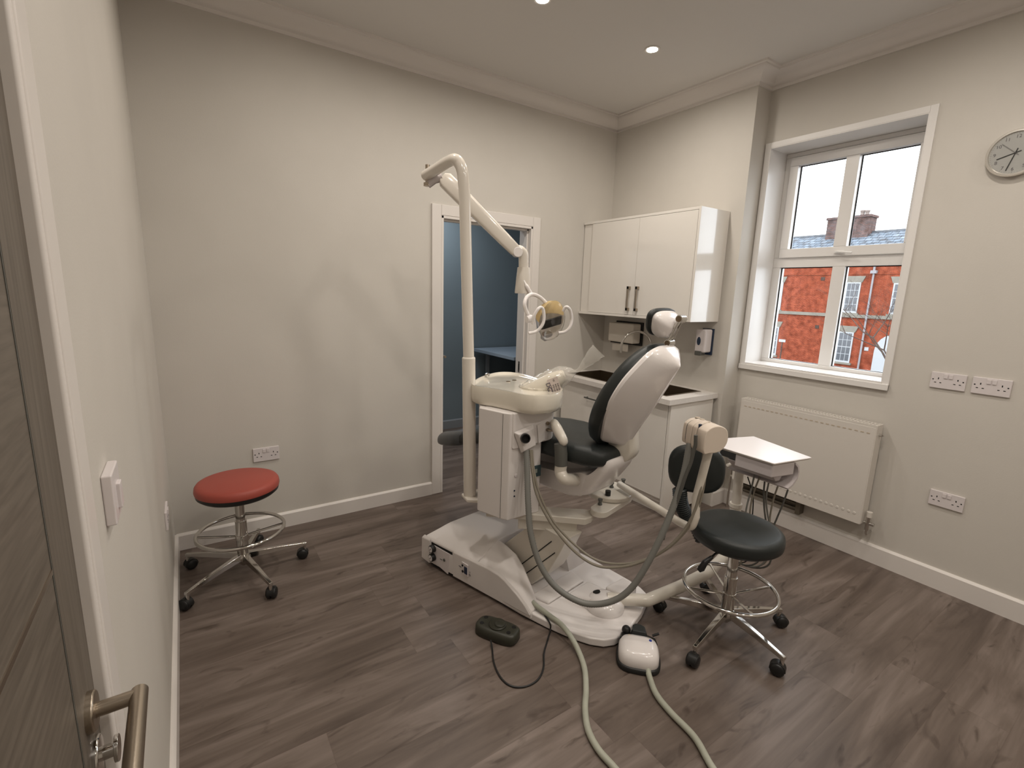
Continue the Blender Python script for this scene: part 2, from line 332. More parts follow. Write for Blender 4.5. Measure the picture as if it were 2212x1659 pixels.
# ================================================================== ROOM
PX = -0.16; PY = -1.24           # cupboard wall stands proud of the window wall
DX0, DX1, DH = -1.81, -1.02, 2.05
struct(MB().box((-W-0.2, YB-0.1, -0.1), (0.4, 3.0, 0)).build('floor', 'floor', smooth=0))
struct(MB().box((-W-0.2, YB-0.1, HC), (0.5, 3.0, HC+0.1)).build('ceiling', 'ceiling', smooth=0))
T = 0.12
struct(MB().box((-W-0.1, 0, 0), (DX0, T, HC)).box((DX1, 0, 0), (0.5, T, HC)).box((DX0, 0, DH), (DX1, T, HC)).build('wall_back', 'wall', smooth=0))
wy0, wy1, wz0, wz1 = -2.128, -1.285, 1.086, 2.538
WT = 0.32
struct(MB().box((0, YB, 0), (WT, wy0, HC)).box((0, wy1, 0), (WT, 0.0, HC)).box((0, wy0, 0), (WT, wy1, wz0)).box((0, wy0, wz1), (WT, wy1, HC)).build('wall_right', 'wall', smooth=0))
struct(MB().box((PX, PY, 0), (0, 0, HC)).build('wall_sink', 'wall', smooth=0))
LY0, LY1 = -3.19, -2.405   # entrance door opening in the left wall
struct(MB().box((-W-0.12, LY1, 0), (-W, 0, HC)).box((-W-0.12, YB, 0), (-W, LY0, HC)).box((-W-0.12, LY0, 2.04), (-W, LY1, HC)).build('wall_left', 'wall', smooth=0))
struct(MB().box((-W-0.1, YB-0.1, 0), (0.4, YB, HC)).build('wall_front', 'wall', smooth=0))
# cornices: stepped cove profile
def cornice(name, a, b, inw, ext0=0, ext1=0):
    a, b, inw = Vector(a), Vector(b), Vector(inw); d = (b-a).normalized()
    prof = [(0,-0.10),(0.012,-0.10),(0.014,-0.082),(0.020,-0.080),(0.034,-0.060),(0.058,-0.036),(0.086,-0.020),(0.088,-0.012),(0.104,-0.010),(0.106,0),(0,0)]
    A = [a-d*ext0+inw*p+Z*q for p, q in prof]; B = [b+d*ext1+inw*p+Z*q for p, q in prof]
    return struct(MB().loft([A, B]).build(name, 'trim', smooth=50))
cprof = [(0,-0.10),(0.012,-0.10),(0.014,-0.082),(0.020,-0.080),(0.034,-0.060),(0.058,-0.036),(0.086,-0.020),(0.088,-0.012),(0.104,-0.010),(0.106,0),(0,0)]
def cmitre(name, pts): return struct(MB().loft([[Vector((x+dx*p, y+dy*p, HC+q)) for p, q in cprof] for x, y, dx, dy in pts]).build(name, 'trim', smooth=50))
cmitre('trim_1', [(-W, YB, 1, 0), (-W, 0, 1, -1), (PX, 0, -1, -1)])
cmitre('trim_2', [(PX, 0, -1, -1), (PX, PY, -1, -1), (0, PY, -1, -1), (0, YB, -1, 0)])
def skirt(name, a, b, inw, h=0.10, t=0.016, m='trim'):
    a, b, inw = Vector(a), Vector(b), Vector(inw)
    prof = [(0,0),(t,0),(t,h-0.012),(t*0.55,h-0.002),(t*0.35,h),(0,h)]
    return struct(MB().loft([[a+inw*p+Z*q for p, q in prof], [b+inw*p+Z*q for p, q in prof]]).build(name, m, smooth=30))
skirt('baseboard_back', (-W, 0, 0), (DX0-0.07, 0, 0), (0,-1,0))
skirt('baseboard_back_corner', (DX1+0.08, 0, 0), (PX, 0, 0), (0,-1,0))
skirt('baseboard_left', (-W, 0, 0), (-W, LY1+0.09, 0), (1,0,0))
skirt('baseboard_right', (0, PY, 0), (0, YB, 0), (-1,0,0), h=0.115)
skirt('baseboard_alcove', (PX, PY, 0), (0, PY, 0), (0,-1,0), h=0.115)
skirt('baseboard_front', (-W, YB, 0), (0, YB, 0), (0,1,0))
# back doorway architrave and lining
aw = 0.072
struct(MB().box((DX0-aw, -0.018, 0), (DX0, 0, DH+aw)).box((DX1, -0.018, 0), (DX1+aw, 0, DH+aw)).box((DX0, -0.018, DH), (DX1, 0, DH+aw)).build('trim_5', 'trim', bevel=0.004))
lin = MB().box((DX0, -0.016, 0), (DX0+0.018, T+0.02, DH)).box((DX1-0.018, -0.016, 0), (DX1, T+0.02, DH)).box((DX0, -0.016, DH-0.018), (DX1, T+0.02, DH))
lin.box((DX0+0.018, 0.02, 0), (DX0+0.032, 0.06, DH-0.018)).box((DX1-0.032, 0.02, 0), (DX1-0.018, 0.06, DH-0.018)).box((DX0+0.018, 0.02, DH-0.032), (DX1-0.018, 0.06, DH-0.018))
struct(lin.build('trim_6', 'trim', bevel=0.002))
tag(MB().box((DX1-0.0195, 0.075, 0.88), (DX1-0.0175, 0.10, 0.97)).box((DX1-0.0200, 0.083, 0.90), (DX1-0.0178, 0.094, 0.95), 1).build('strike_plate', ['steel', 'dark'], bevel=0.0005, base=(DX1-0.018, 0.09, 0.92)), 'small steel strike plate on the right jamb of the back doorway', 'strike plate')
# opened inner door leaf in the far room with its lever
d2 = struct(MB().box((DX0-0.02, T+0.005, 0.006), (DX0+0.018, T+0.78, DH-0.02)).build('door_2', 'trim', bevel=0.002))
hl = on(1, 0.85, 953, 768)
lv_ = on(1, 0.175, 959, 769); MB().cyl((DX0+0.018, 0.20, lv_.z), (DX0+0.026, 0.20, lv_.z), 0.024).cyl((DX0+0.02, 0.20, lv_.z), (DX0+0.070, 0.20, lv_.z), 0.009).tube([(lv_.x-0.004, 0.205, lv_.z), (lv_.x, 0.150, lv_.z-0.004)], 0.010).build('door_handle', 'steel', d2)
# entrance door leaf, architrave
struct(MB().box((-W-0.02, LY1-0.005, 0), (-W+0.014, LY1+0.085, 2.11)).box((-W-0.02, LY1+0.006, 0), (-W+0.0165, LY1+0.066, 2.11)).box((-W-0.02, LY0-0.085, 0), (-W+0.016, LY0, 2.11)).box((-W-0.02, LY0, 2.04), (-W+0.016, LY1, 2.12)).build('trim_7', 'trim', bevel=0.005, seg=3))
d1 = struct(MB().box((-W-0.045, LY0+0.003, 0.006), (-W-0.002, LY1-0.003, 2.035)).build('door_1', 'oak', bevel=0.0015, smooth=0))
gro = MB()
for a_, b_ in (((LY1-0.11, 0.10), (LY1-0.11, 1.95)),):
    gro.box((-W-0.0025, a_[0]-0.0015, a_[1]), (-W-0.0012, b_[0]+0.0015, b_[1]))
gro.build('panel_groove', 'greyp', d1)
MB().box((-W-0.0025, LY1-0.108, 0.01), (-W-0.0010, LY1-0.0035, 2.03)).build('door_stile', 'oakv', d1, smooth=0)
for zi in (on(0, -W, 50, 1385).z, on(0, -W, 50, 1385).z+0.62): MB().box((-W-0.0025, LY0+0.11, zi-0.003), (-W-0.0008, LY1-0.112, zi+0.003)).build('inlay_strip', 'steel', d1, smooth=0)
HZ = 0.985; HY = -2.462
MB().lathe((-W-0.002, HY, HZ), X, [(0.0, 0), (0.026, 0), (0.026, 0.008), (0.024, 0.010), (0, 0.010)]).cyl((-W+0.005, HY, HZ), (-W+0.052, HY, HZ), 0.0095, n=24).tube([(-W+0.052, HY+0.009, HZ), (-W+0.053, HY-0.150, HZ)], 0.0105, n=24).build('door_handle', 'steel', d1, bevel=0.001)
MB().lathe((-W-0.002, HY, HZ-0.068), X, [(0.0, 0), (0.026, 0), (0.026, 0.006), (0.024, 0.008), (0, 0.008)]).cyl((-W+0.004, HY, HZ-0.068), (-W+0.024, HY, HZ-0.068), 0.009).cyl((-W+0.020, HY, HZ-0.068), (-W+0.025, HY, HZ-0.068), 0.017).build('thumb_turn', 'chrome', d1, bevel=0.001)
# far room
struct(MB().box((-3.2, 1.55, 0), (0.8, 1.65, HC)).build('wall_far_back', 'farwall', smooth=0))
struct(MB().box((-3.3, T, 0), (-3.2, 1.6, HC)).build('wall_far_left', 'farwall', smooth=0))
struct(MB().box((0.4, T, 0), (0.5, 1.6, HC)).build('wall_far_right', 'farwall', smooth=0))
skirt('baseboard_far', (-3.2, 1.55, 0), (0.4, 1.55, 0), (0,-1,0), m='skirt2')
cab = thing('far_counter', 'pale shelf counter seen through the back doorway', 'counter', (-0.5, 1.3, 0))
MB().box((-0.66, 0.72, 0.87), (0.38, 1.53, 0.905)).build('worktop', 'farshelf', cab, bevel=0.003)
for lx in (-0.52, 0.3):
    for ly in (0.80, 1.46): MB().box((lx, ly, 0), (lx+0.03, ly+0.04, 0.87)).build('leg', 'skirt2', cab)
tag(MB().box((-0.42, 0.95, 0.0), (0.2, 1.4, 0.62)).build('storage_box', 'blackp', base=(-0.1, 1.2, 0), bevel=0.01), 'dark box standing under the far counter beyond the doorway', 'box')
# ================================================================== WINDOW
tw = 0.036
win = MB()
# casing on the wall face
struct(MB().box((-0.012, wy0-tw, wz0-tw), (0.0, wy0, wz1+tw)).box((-0.012, wy1, wz0-tw), (0.0, wy1+tw, wz1+tw)).box((-0.012, wy0, wz1), (0.0, wy1, wz1+tw)).box((-0.022, wy0-tw, wz0-tw), (0.0, wy1+tw, wz0)).build('trim_8', 'trimwin', bevel=0.003))
# reveal boards
FX = 0.235
struct(MB().box((-0.01, wy0-0.002, wz0), (FX, wy0+0.004, wz1)).box((-0.01, wy1-0.004, wz0), (FX, wy1+0.002, wz1)).box((-0.01, wy0, wz1-0.004), (FX, wy1, wz1+0.002)).box((-0.016, wy0, wz0-0.004), (FX, wy1, wz0+0.012)).build('trim_9', 'trimwin', bevel=0.001))
w1 = thing('window_1', '', '', (FX, (wy0+wy1)/2, wz0)); del w1['label']; del w1['category']; struct(w1)
def W_(u, v): p = on(0, FX-0.02, u, v); return p.y, p.z
fx0, fx1 = FX-0.035, FX+0.03
gU0, gU1 = 2.445, 1.897     # glass top/bottom of the upper lights
gL0, gL1 = 1.772, 1.122
yA, yB, yC, yD = -1.385, -1.675, -1.750, -2.050      # glass edges upper
yE, yF, yG, yH = -1.342, -1.682, -1.757, -2.072      # lower
fr = MB()
z1o, z0o = 2.512, wz0+0.012
ytop = wy1-0.004; ybot = wy0+0.004
def rect(mb, y0, y1, z0, z1, a=fx0, b=fx1): mb.box((a, y0, z0), (b, y1, z1))
rect(fr, ybot, ytop, 2.506, wz1-0.004); rect(fr, ybot, ytop, z0o, gL1); rect(fr, ybot, ytop, gL0, 1.84)
rect(fr, yE, ytop, gL1, gL0); rect(fr, ybot, yH, gL1, gL0); rect(fr, yG, yF, gL1, gL0); rect(fr, -1.342, ytop, 1.84, 2.506); rect(fr, ybot, -2.098, 1.84, 2.506)
fr.build('window_frame', 'trimwin', w1, bevel=0.003)
sa = MB(); a, b = fx0-0.018, fx1-0.02
rect(sa, yA, -1.332, gU1, gU0, a, b); rect(sa, -2.108, yD, gU1, gU0, a, b); rect(sa, -2.108, -1.332, gU0, 2.500, a, b); rect(sa, -2.108, -1.332, 1.838, gU1, a, b); rect(sa, yC, yB, gU1, gU0, a, b)
sa.build('opening_sash', 'trimwin', w1, bevel=0.003)
gk = MB()
for (y0, y1, z0, z1) in ((yB, yA, gU1, gU0), (yD, yC, gU1, gU0), (yF, yE, gL1, gL0), (yH, yG, gL1, gL0)):
    g = FX-0.006; t_ = 0.005
    gk.box((g-0.008, y0, z1-t_), (g, y1, z1)).box((g-0.008, y1-t_, z0), (g, y1, z1)).box((g-0.008, y0, z0), (g, y0+0.003, z1)).box((g-0.008, y0, z0), (g, y1, z0+0.003))
    MB().box((FX, y0-0.005, z0-0.005), (FX+0.006, y1+0.005, z1+0.005)).build('glass_pane', 'glass', w1, smooth=0)
gk.build('glazing_gasket', 'dark', w1, smooth=0)
MB().box((fx0-0.030, -1.745, 1.852), (fx0-0.018, -1.690, 1.868)).tube([(fx0-0.028, -1.70, 1.860), (fx0-0.045, -1.72, 1.862), (fx0-0.047, -1.80, 1.852)], 0.007, n=8).build('window_handle', 'trimwin', w1, bevel=0.002)
# ================================================================== OUTSIDE (street is well below this floor)
FXO = 35.0
def FO(u, v, x=FXO): return on(0, x, u, v)
GZ = -4.2
struct(MB().box((0.5, -60, GZ-0.2), (90, 90, GZ)).build('ground_street', 'asphalt', smooth=0))
ho = thing('brick_terrace', 'red brick terrace with slate roof and sash windows across the street, through the window', 'building', (FXO+4, 12, GZ))
eave = FO(1830, 563).z
y_a, y_b = -14, 40
MB().box((FXO, y_a, GZ), (FXO+8, y_b, eave)).build('brick_wall', 'brick', ho, smooth=0)
rz = eave+2.0
ridge = on(0, FXO+4, 1840, 504).z
MB().add([(FXO-0.25, y_a, eave), (FXO-0.25, y_b, eave), (FXO+4, y_b, ridge), (FXO+4, y_a, ridge), (FXO+8.25, y_a, eave), (FXO+8.25, y_b, eave)], [(0,1,2,3), (3,2,5,4), (0,3,4), (1,5,2), (0,4,5,1)]).build('slate_roof', 'slate', ho, smooth=0)
MB().box((FXO+3.9, y_a, ridge-0.05), (FXO+4.1, y_b, ridge+0.06)).build('ridge_tiles', 'paneout', ho)
# parapet band and string course
zc = FO(1830, 592).z
MB().box((FXO-0.05, y_a, zc-0.05), (FXO, y_b, zc+0.07)).box((FXO-0.10, y_a, eave-0.12), (FXO, y_b, eave)).build('brick_cornice', 'brick', ho, smooth=0)
s1, s2 = FO(1750, 675).z, FO(1750, 681).z
MB().box((FXO-0.12, y_a, s2), (FXO, y_b, s1+0.02)).build('string_course', 'stone', ho, smooth=0)
def sash(yl, yr, zt, zb, name='sash_window', sill=True):
    f = MB(); d = FXO-0.06
    f.box((d, yr, zb), (FXO+0.02, yl, zt))
    o = f.build(name, 'sash', ho, smooth=0)
    p = MB(); nx, nz = 3, 4; ww = yl-yr; hh = zt-zb; mg = 0.07
    for i in range(nx):
        for j in range(nz):
            y0 = yr+mg+(ww-2*mg)*i/nx; y1 = yr+mg+(ww-2*mg)*(i+1)/nx
            z0 = zb+0.11+(hh-0.17)*j/nz; z1 = zb+0.11+(hh-0.17)*(j+1)/nz
            p.box((d-0.012, y0+0.02, z0+(0.04 if j == 2 else 0.02)), (d-0.004, y1-0.02, z1-0.02))
    p.build('sash_panes', 'paneout', o, smooth=0)
    MB().prism([(FXO-0.06, yr-0.06, zt), (FXO-0.06, yl+0.06, zt), (FXO-0.06, yl+0.22, zt+0.42), (FXO-0.06, yr-0.22, zt+0.42)], (0.08, 0, 0)).build('stone_lintel', 'stone', ho, smooth=0)
    if sill: MB().box((FXO-0.14, yr-0.12, zb-0.14), (FXO+0.01, yl+0.12, zb)).build('stone_sill', 'stone', ho, smooth=0)
def sash_px(l, r, t, b):
    A = FO(l, t); B = FO(r, b); C = FO((l+r)/2, t); D = FO((l+r)/2, b); sash(A.y, B.y, C.z, D.z)
def pz(x, y): return 1580+x/4.608, 540+y/4.608
a = pz(1135, 325); b = pz(1260, 620); sash(FO(*pz(1128, 470)).y, FO(*pz(1272, 470)).y, FO(*pz(1205, 322)).z, FO(*pz(1180, 625)).z)
sash(FO(*pz(1050, 950)).y, FO(*pz(1200, 960)).y, FO(*pz(1140, 815)).z, FO(*pz(1100, 1115)).z)
sash(FO(*pz(1600, 450)).y, FO(*pz(1760, 450)).y, FO(*pz(1660, 330)).z, FO(*pz(1600, 640)).z)
sash(FO(*pz(350, 450)).y, FO(*pz(505, 450)).y, FO(*pz(500, 322)).z, FO(*pz(480, 595)).z)
sash(FO(*pz(290, 900)).y, FO(*pz(460, 900)).y, FO(*pz(460, 765)).z, FO(*pz(430, 1045)).z)
# arched white doorway at the right
ac = FO(*pz(1590, 1020)); rA = 0.95
poly = [(FXO-0.06, ac.y-rA, GZ), (FXO-0.06, ac.y+rA, GZ)] + [(FXO-0.06, ac.y+rA*math.cos(t), ac.z+rA*math.sin(t)*1.2) for t in [math.pi*i/12 for i in range(13)]]
MB().prism(poly, (0.08, 0, 0)).build('arched_doorway', 'sash', ho, smooth=0)
# downpipe and small vents
dp0, dp1 = FO(*pz(1418, 235)), FO(*pz(1345, 700))
dpy = (dp0.y+FO(*pz(1270, 1190)).y)/2
MB().cyl((FXO-0.12, dpy, GZ), (FXO-0.12, dpy, dp0.z), 0.06, n=12).box((FXO-0.25, dpy-0.17, dp0.z), (FXO, dpy+0.17, dp0.z+0.20)).cyl((FXO-0.12, dpy, dp0.z), (FXO-0.12, dpy+0.02, dp0.z+0.6), 0.07, n=12).build('drain_pipe', 'pipeout', ho)
for q in (pz(912, 287), pz(853, 765), pz(1345, 985), pz(1450, 1075)):
    p = FO(*q); MB().box((FXO-0.04, p.y-0.12, p.z-0.12), (FXO+0.01, p.y+0.12, p.z+0.12)).build('wall_vent', 'bark' if q[0] < 1800 else 'sash', ho, smooth=0)
# chimney stack with pots
c0, c1 = on(0, FXO+3.6, 1790, 500), on(0, FXO+3.6, 1880, 500)
ct = on(0, FXO+3.6, 1835, 470).z
ch = MB().box((FXO+3.2, c1.y, ridge-1.6), (FXO+4.4, c0.y, ct-0.1)).build('chimney_stack', 'brickd', ho, smooth=0)
MB().box((FXO+3.12, c1.y-0.08, ct-0.12), (FXO+4.48, c0.y+0.08, ct+0.05)).build('chimney_cap', 'brickd', ch, smooth=0)
for k, u in enumerate((1862, 1872)):
    p = on(0, FXO+3.8, u, 470); t_ = on(0, FXO+3.8, u, 456).z
    MB().lathe((FXO+3.8, p.y, ct), Z, [(0.16, 0), (0.14, 0.1), (0.13, t_-ct-0.1), (0.17, t_-ct-0.06), (0.17, t_-ct+0.05), (0.1, t_-ct+0.06)], n=14).build('chimney_pot', 'pot', ch)
# bare tree in front of the house
random.seed(11)
tr = MB()
def branch(p, d, L, r, lev):
    n = 4; pts = [p]; q = Vector(p); dd = Vector(d)
    for i in range(n):
        dd = (dd+Vector((random.uniform(-.16,.16), random.uniform(-.2,.2), random.uniform(-.1,.14)))).normalized(); q = q+dd*(L/n); pts.append(q.copy())
    tr.tube(pts, [r*(1-0.6*i/n) for i in range(n+1)], n=6 if lev > 1 else 8)
    if lev >= 5: return
    for k in range(3 if lev else 5):
        i = random.randint(2 if lev else 1, n); ang = random.uniform(0, 2*math.pi)
        nd = (dd*0.65+Vector((math.cos(ang)*0.6, math.sin(ang)*0.8, random.uniform(-0.15, 0.6)))).normalized()
        branch(pts[i], nd, L*random.uniform(0.55, 0.8), r*0.42, lev+1)
tb = on(0, 27.0, 1960, 640)
branch(Vector((27.0, tb.y-0.9, GZ)), Vector((0, 0.10, 1)), 4.4, 0.20, 0)
tag(tr.build('bare_tree', 'bark', base=(27.0, tb.y-0.9, GZ)), 'bare winter tree in front of the red brick terrace', 'tree')
sg = on(0, 31.0, *pz(506, 903)); sgr = thing('street_name_sign', 'small white street name plate on a post before the brick terrace', 'sign', (31, sg.y, GZ))
MB().box((30.97, sg.y-0.22, sg.z-0.09), (31.0, sg.y+0.22, sg.z+0.09)).build('name_plate', 'sash', sgr)
MB().box((31.0, sg.y-0.03, GZ), (31.06, sg.y+0.03, sg.z+0.08)).build('post', 'bark', sgr)
# ================================================================== WALL FITTINGS
def socket(c, right, out, label, name='double_socket', group=None):
    c, right, out = Vector(c), Vector(right), Vector(out)
    t = thing(name, label, 'socket', c, group)
    MB().obox(c+out*0.005, right, Z, out, 0.073, 0.043, 0.005).build('face_plate', 'socket', t, bevel=0.003, seg=3)
    for s in (-1, 1):
        b = MB().obox(c+right*(s*0.0105)+Z*0.024+out*0.0115, right, Z, out, 0.008, 0.011, 0.0025); b.build('rocker_switch', 'socket', t, bevel=0.001)
    for s in (-1, 1):
        h = MB()
        q = c+right*(s*0.040)+out*0.0101
        h.obox(q+Z*0.010, right, Z, out, 0.0022, 0.0046, 0.0004); h.obox(q-right*0.011-Z*0.012, right, Z, out, 0.0042, 0.0020, 0.0004); h.obox(q+right*0.011-Z*0.012, right, Z, out, 0.0042, 0.0020, 0.0004)
        h.obox(q+right*(s*0.022)+Z*0.004, right, Z, out, 0.003, 0.003, 0.0003)
        h.build('pin_holes', 'dark', t, smooth=0)
    return t
socket((-3.0657+0.073, 0, 0.551-0.043), X, -Y, 'white double socket on the back wall above the red stool')
socket((0, -2.3445-0.073, 1.192-0.043), -Y, -X, 'upper white double socket beside the window, nearer to the window')
socket((0, -2.513-0.073, 1.192-0.043), -Y, -X, 'upper white double socket cut close to the right picture edge')
socket((0, -2.437-0.073, 0.551-0.043), -Y, -X, 'lower white double socket near the skirting, right of the radiator')
socket((-W, -0.62, 0.48), Y, X, 'white double socket on the left wall seen edge on, beside the red stool')
sw = thing('light_switch', 'white light switch on the left wall beside the dark wooden door', 'light switch', (-W, -2.11, 1.15))
MB().obox((-W+0.008, -2.108, 1.156), Y, Z, X, 0.047, 0.047, 0.008).build('face_plate', 'socket', sw, bevel=0.003, seg=3)
MB().obox((-W+0.018, -2.104, 1.150), Y, Z, X, 0.013, 0.024, 0.004).build('rocker_switch', 'socket', sw, bevel=0.002)
# wall clock
cc = Vector((0, -2.497, 2.264)); ck = thing('wall_clock', 'round wall clock with aluminium rim at the right picture edge', 'clock', cc)
CR = 0.105; CD = 0.035
MB().lathe(cc, -X, [(0.0, 0), (CR-0.01, 0), (CR, 0.006), (CR+0.001, CD-0.006), (CR-0.003, CD), (CR-0.010, CD), (CR-0.012, CD-0.008), (0, CD-0.008)], n=64).build('rim', 'alu', ck)
MB().lathe(cc, -X, [(0, CD-0.0079), (CR-0.013, CD-0.0079), (CR-0.013, CD-0.0075), (0, CD-0.0075)], n=48).build('dial', 'clockface', ck)
cR = -Y
for h in range(1, 13):
    a = math.radians(90-30*h); p = cc-X*(CD-0.0070)+cR*(0.073*math.cos(a))+Z*(0.073*math.sin(a))
    text(str(h), 0.021, p, cR, Z, 'gtext', ck, 'numeral', 0.0003)
tk = MB()
for h in range(60):
    a = math.radians(6*h); d = cR*math.cos(a)+Z*math.sin(a); l_ = 0.004 if h % 5 == 0 else 0.0015
    tk.obox(cc-X*(CD-0.0072)+d*(0.0885-l_*0.5), d, d.cross(X), X, l_, 0.0004, 0.0002)
tk.build('minute_marks', 'gtext', ck, smooth=0)
def hand(ang, l, w, back, mm, nm, off):
    a = math.radians(90-ang); d = cR*math.cos(a)+Z*math.sin(a); p = cc-X*(CD-0.006+off)
    MB().obox(p+d*((l-back)/2), d, d.cross(X).normalized(), X, (l+back)/2, w, 0.0005).build(nm, mm, ck, smooth=0)
hand(252, 0.066, 0.0022, 0.02, 'blackp', 'hour_hand', 0.0); hand(196, 0.080, 0.0018, 0.02, 'blackp', 'minute_hand', 0.0012); hand(312, 0.072, 0.0007, 0.018, 'gtext', 'second_hand', 0.0024)
MB().lathe(cc, -X, [(0, CD-0.001), (CR-0.012, CD-0.001), (CR-0.012, CD-0.0005), (0, CD-0.0005)], n=48).build('cover_glass', 'glass', ck)
# downlights
def downlight(i, x, y):
    lab = ('round lit ceiling downlight nearest the window', 'round lit ceiling downlight cut by the top picture edge')[i] if i < 2 else ('lit ceiling downlight above the left wall near the back doorway', 'lit ceiling downlight over the window side of the room centre', 'lit ceiling downlight over the room centre', 'lit ceiling downlight over the dark wooden door', 'lit ceiling downlight behind the camera on the window side', 'lit ceiling downlight behind the camera in the middle', 'lit ceiling downlight behind the camera on the door side')[i-2]
    t = thing('downlight', lab, 'ceiling light', (x, y, HC), 'recessed ceiling downlights')
    MB().lathe((x, y, HC), -Z, [(0.030, 0.0), (0.046, 0.0), (0.047, 0.003), (0.044, 0.005), (0.034, 0.004), (0.030, 0.002)], n=32).build('bezel', 'trim', t)
    MB().lathe((x, y, HC), -Z, [(0, 0.0005), (0.033, 0.0005), (0.033, 0.004), (0, 0.004)], n=32).build('lens', 'lampglow', t)
for i, (x, y) in enumerate(SPOTS): downlight(i, x, y)
# ================================================================== WALL CUPBOARD
cb = thing('wall_cupboard', 'white gloss two-door wall cupboard above the sinks', 'cupboard', (PX, -0.57, 1.38))
cx0, cz0, cz1, cy1 = -0.48, 1.378, 2.135, -1.14
MB().box((cx0+0.02, cy1+0.018, cz0+0.018), (PX-0.002, -0.006, cz1-0.018)).box((cx0+0.012, -0.112, cz0+0.018), (cx0+0.03, -0.006, cz1-0.018)).build('carcass', 'cup', cb, bevel=0.001)
MB().box((cx0, cy1+0.0185, cz1-0.018), (PX-0.002, -0.006, cz1)).build('top_panel', 'cup', cb, bevel=0.0015)
MB().box((cx0-0.008, cy1+0.0185, cz0), (PX-0.002, -0.006, cz0+0.018)).build('bottom_panel', 'cup', cb, bevel=0.0015)
MB().box((cx0-0.004, cy1, cz0), (PX-0.002, cy1+0.018, cz1)).build('end_panel', 'cup', cb, bevel=0.0015)
def bar_handle(y, z0, z1, x, parent):
    MB().box((x-0.030, y-0.008, z0), (x-0.022, y+0.008, z1)).box((x-0.030, y-0.008, z0), (x, y+0.008, z0+0.022)).box((x-0.030, y-0.008, z1-0.022), (x, y+0.008, z1)).build('handle', 'steel', parent, bevel=0.0012)
ys_ = (-0.113, -0.616, -1.119)
for k in (0, 1):
    d = MB().box((cx0, ys_[k+1]+0.0012, cz0+0.020), (cx0+0.019, ys_[k]-0.0012, cz1-0.020)).build('door', 'cup', cb, bevel=0.0012)
    bar_handle(ys_[1]+(0.045 if k == 0 else -0.040), cz0+0.050, cz0+0.235, cx0, d)
# ================================================================== BASE UNIT, WORKTOP, SINKS
bz = 0.865; bx = -0.705; by = -1.205
wt = MB()
sinks = [(-0.62, -0.27, -0.50, -0.08), (-0.62, -0.27, -1.10, -0.68)]
sxa, sxb = -0.60, -0.24
wt.box((bx, by, bz-0.036), (sxa, -0.003, bz)).box((sxb, by, bz-0.036), (PX-0.001, -0.003, bz))
wt.box((sxa, -0.07, bz-0.036), (sxb, -0.003, bz)).box((sxa, -0.66, bz-0.036), (sxb, -0.52, bz)).box((sxa, by, bz-0.036), (sxb, -1.09, bz))
tag(wt.build('worktop', 'counter', base=(-0.43, -0.6, bz-0.036), smooth=0), 'white laminate worktop with two sink cut-outs below the wall cupboard', 'worktop')
for k, (y1, y0) in enumerate(((-0.07, -0.52), (-0.66, -1.09))):
    s = MB(); D_ = 0.17; t_ = 0.003; zz = bz+0.002; r_ = 0.016
    s.box((sxa-r_, y0-r_, bz+0.0005), (sxa+t_, y1+r_, zz)).box((sxb-t_, y0-r_, bz+0.0005), (sxb+r_, y1+r_, zz)).box((sxa, y0-r_, bz+0.0005), (sxb, y0+t_, zz)).box((sxa, y1-t_, bz+0.0005), (sxb, y1+r_, zz))
    s.box((sxa+0.001, y0+0.001, bz-D_), (sxa+t_, y1-0.001, zz)).box((sxb-t_, y0+0.001, bz-D_), (sxb-0.001, y1-0.001, zz)).box((sxa+0.001, y0+0.001, bz-D_), (sxb-0.001, y0+t_, zz)).box((sxa+0.001, y1-t_, bz-D_), (sxb-0.001, y1-0.001, zz)).box((sxa+0.001, y0+0.001, bz-D_-t_), (sxb-0.001, y1-0.001, bz-D_))
    o = tag(s.build('sink', 'steeld', base=((sxa+sxb)/2, (y0+y1)/2, bz-D_)), ('dark steel inset sink behind the tap, left one', 'dark steel inset sink at the free right end of the worktop')[k], 'sink', 'inset sinks')
    MB().lathe(((sxa+sxb)/2, (y0+y1)/2, bz-D_), Z, [(0.0, 0.0), (0.04, 0.0), (0.038, 0.004), (0.0, 0.003)]).build('drain', 'chrome', o)
bu = thing('base_cupboard', 'white base cupboard under the sink worktop', 'cupboard', (-0.43, -0.6, 0))
ex = -0.655
MB().box((ex+0.02, by+0.045, 0.10), (PX-0.02, -0.03, 0.685)).box((ex+0.02, by+0.03, 0.685), (ex+0.03, -0.03, bz-0.037)).build('carcass', 'cup', bu)
MB().box((ex, by+0.022, 0.03), (PX-0.018, by+0.042, bz-0.037)).build('end_panel', 'cup', bu, bevel=0.001)
MB().box((ex+0.055, by+0.05, 0.0), (ex+0.07, -0.02, 0.13)).build('plinth', 'cup', bu)
dy = [by+0.046, -0.60, -0.03]
for k in (0, 1):
    d = MB().box((ex, dy[k], 0.135), (ex+0.019, dy[k+1]-0.003, bz-0.040)).build('door', 'cup', bu, bevel=0.0012)
    hy = (dy[k]+dy[k+1])/2
    if k == 1:
        hp = onp(1262, 858, (ex-0.03, 0, 0), X); MB().tube([(ex-0.03, hp.y, hp.z), (ex-0.03, hp.y-0.20, hp.z)], 0.006, n=10).cyl((ex-0.03, hp.y-0.01, hp.z), (ex, hp.y-0.01, hp.z), 0.005).cyl((ex-0.03, hp.y-0.19, hp.z), (ex, hp.y-0.19, hp.z), 0.005).build('handle', 'greyp', d)
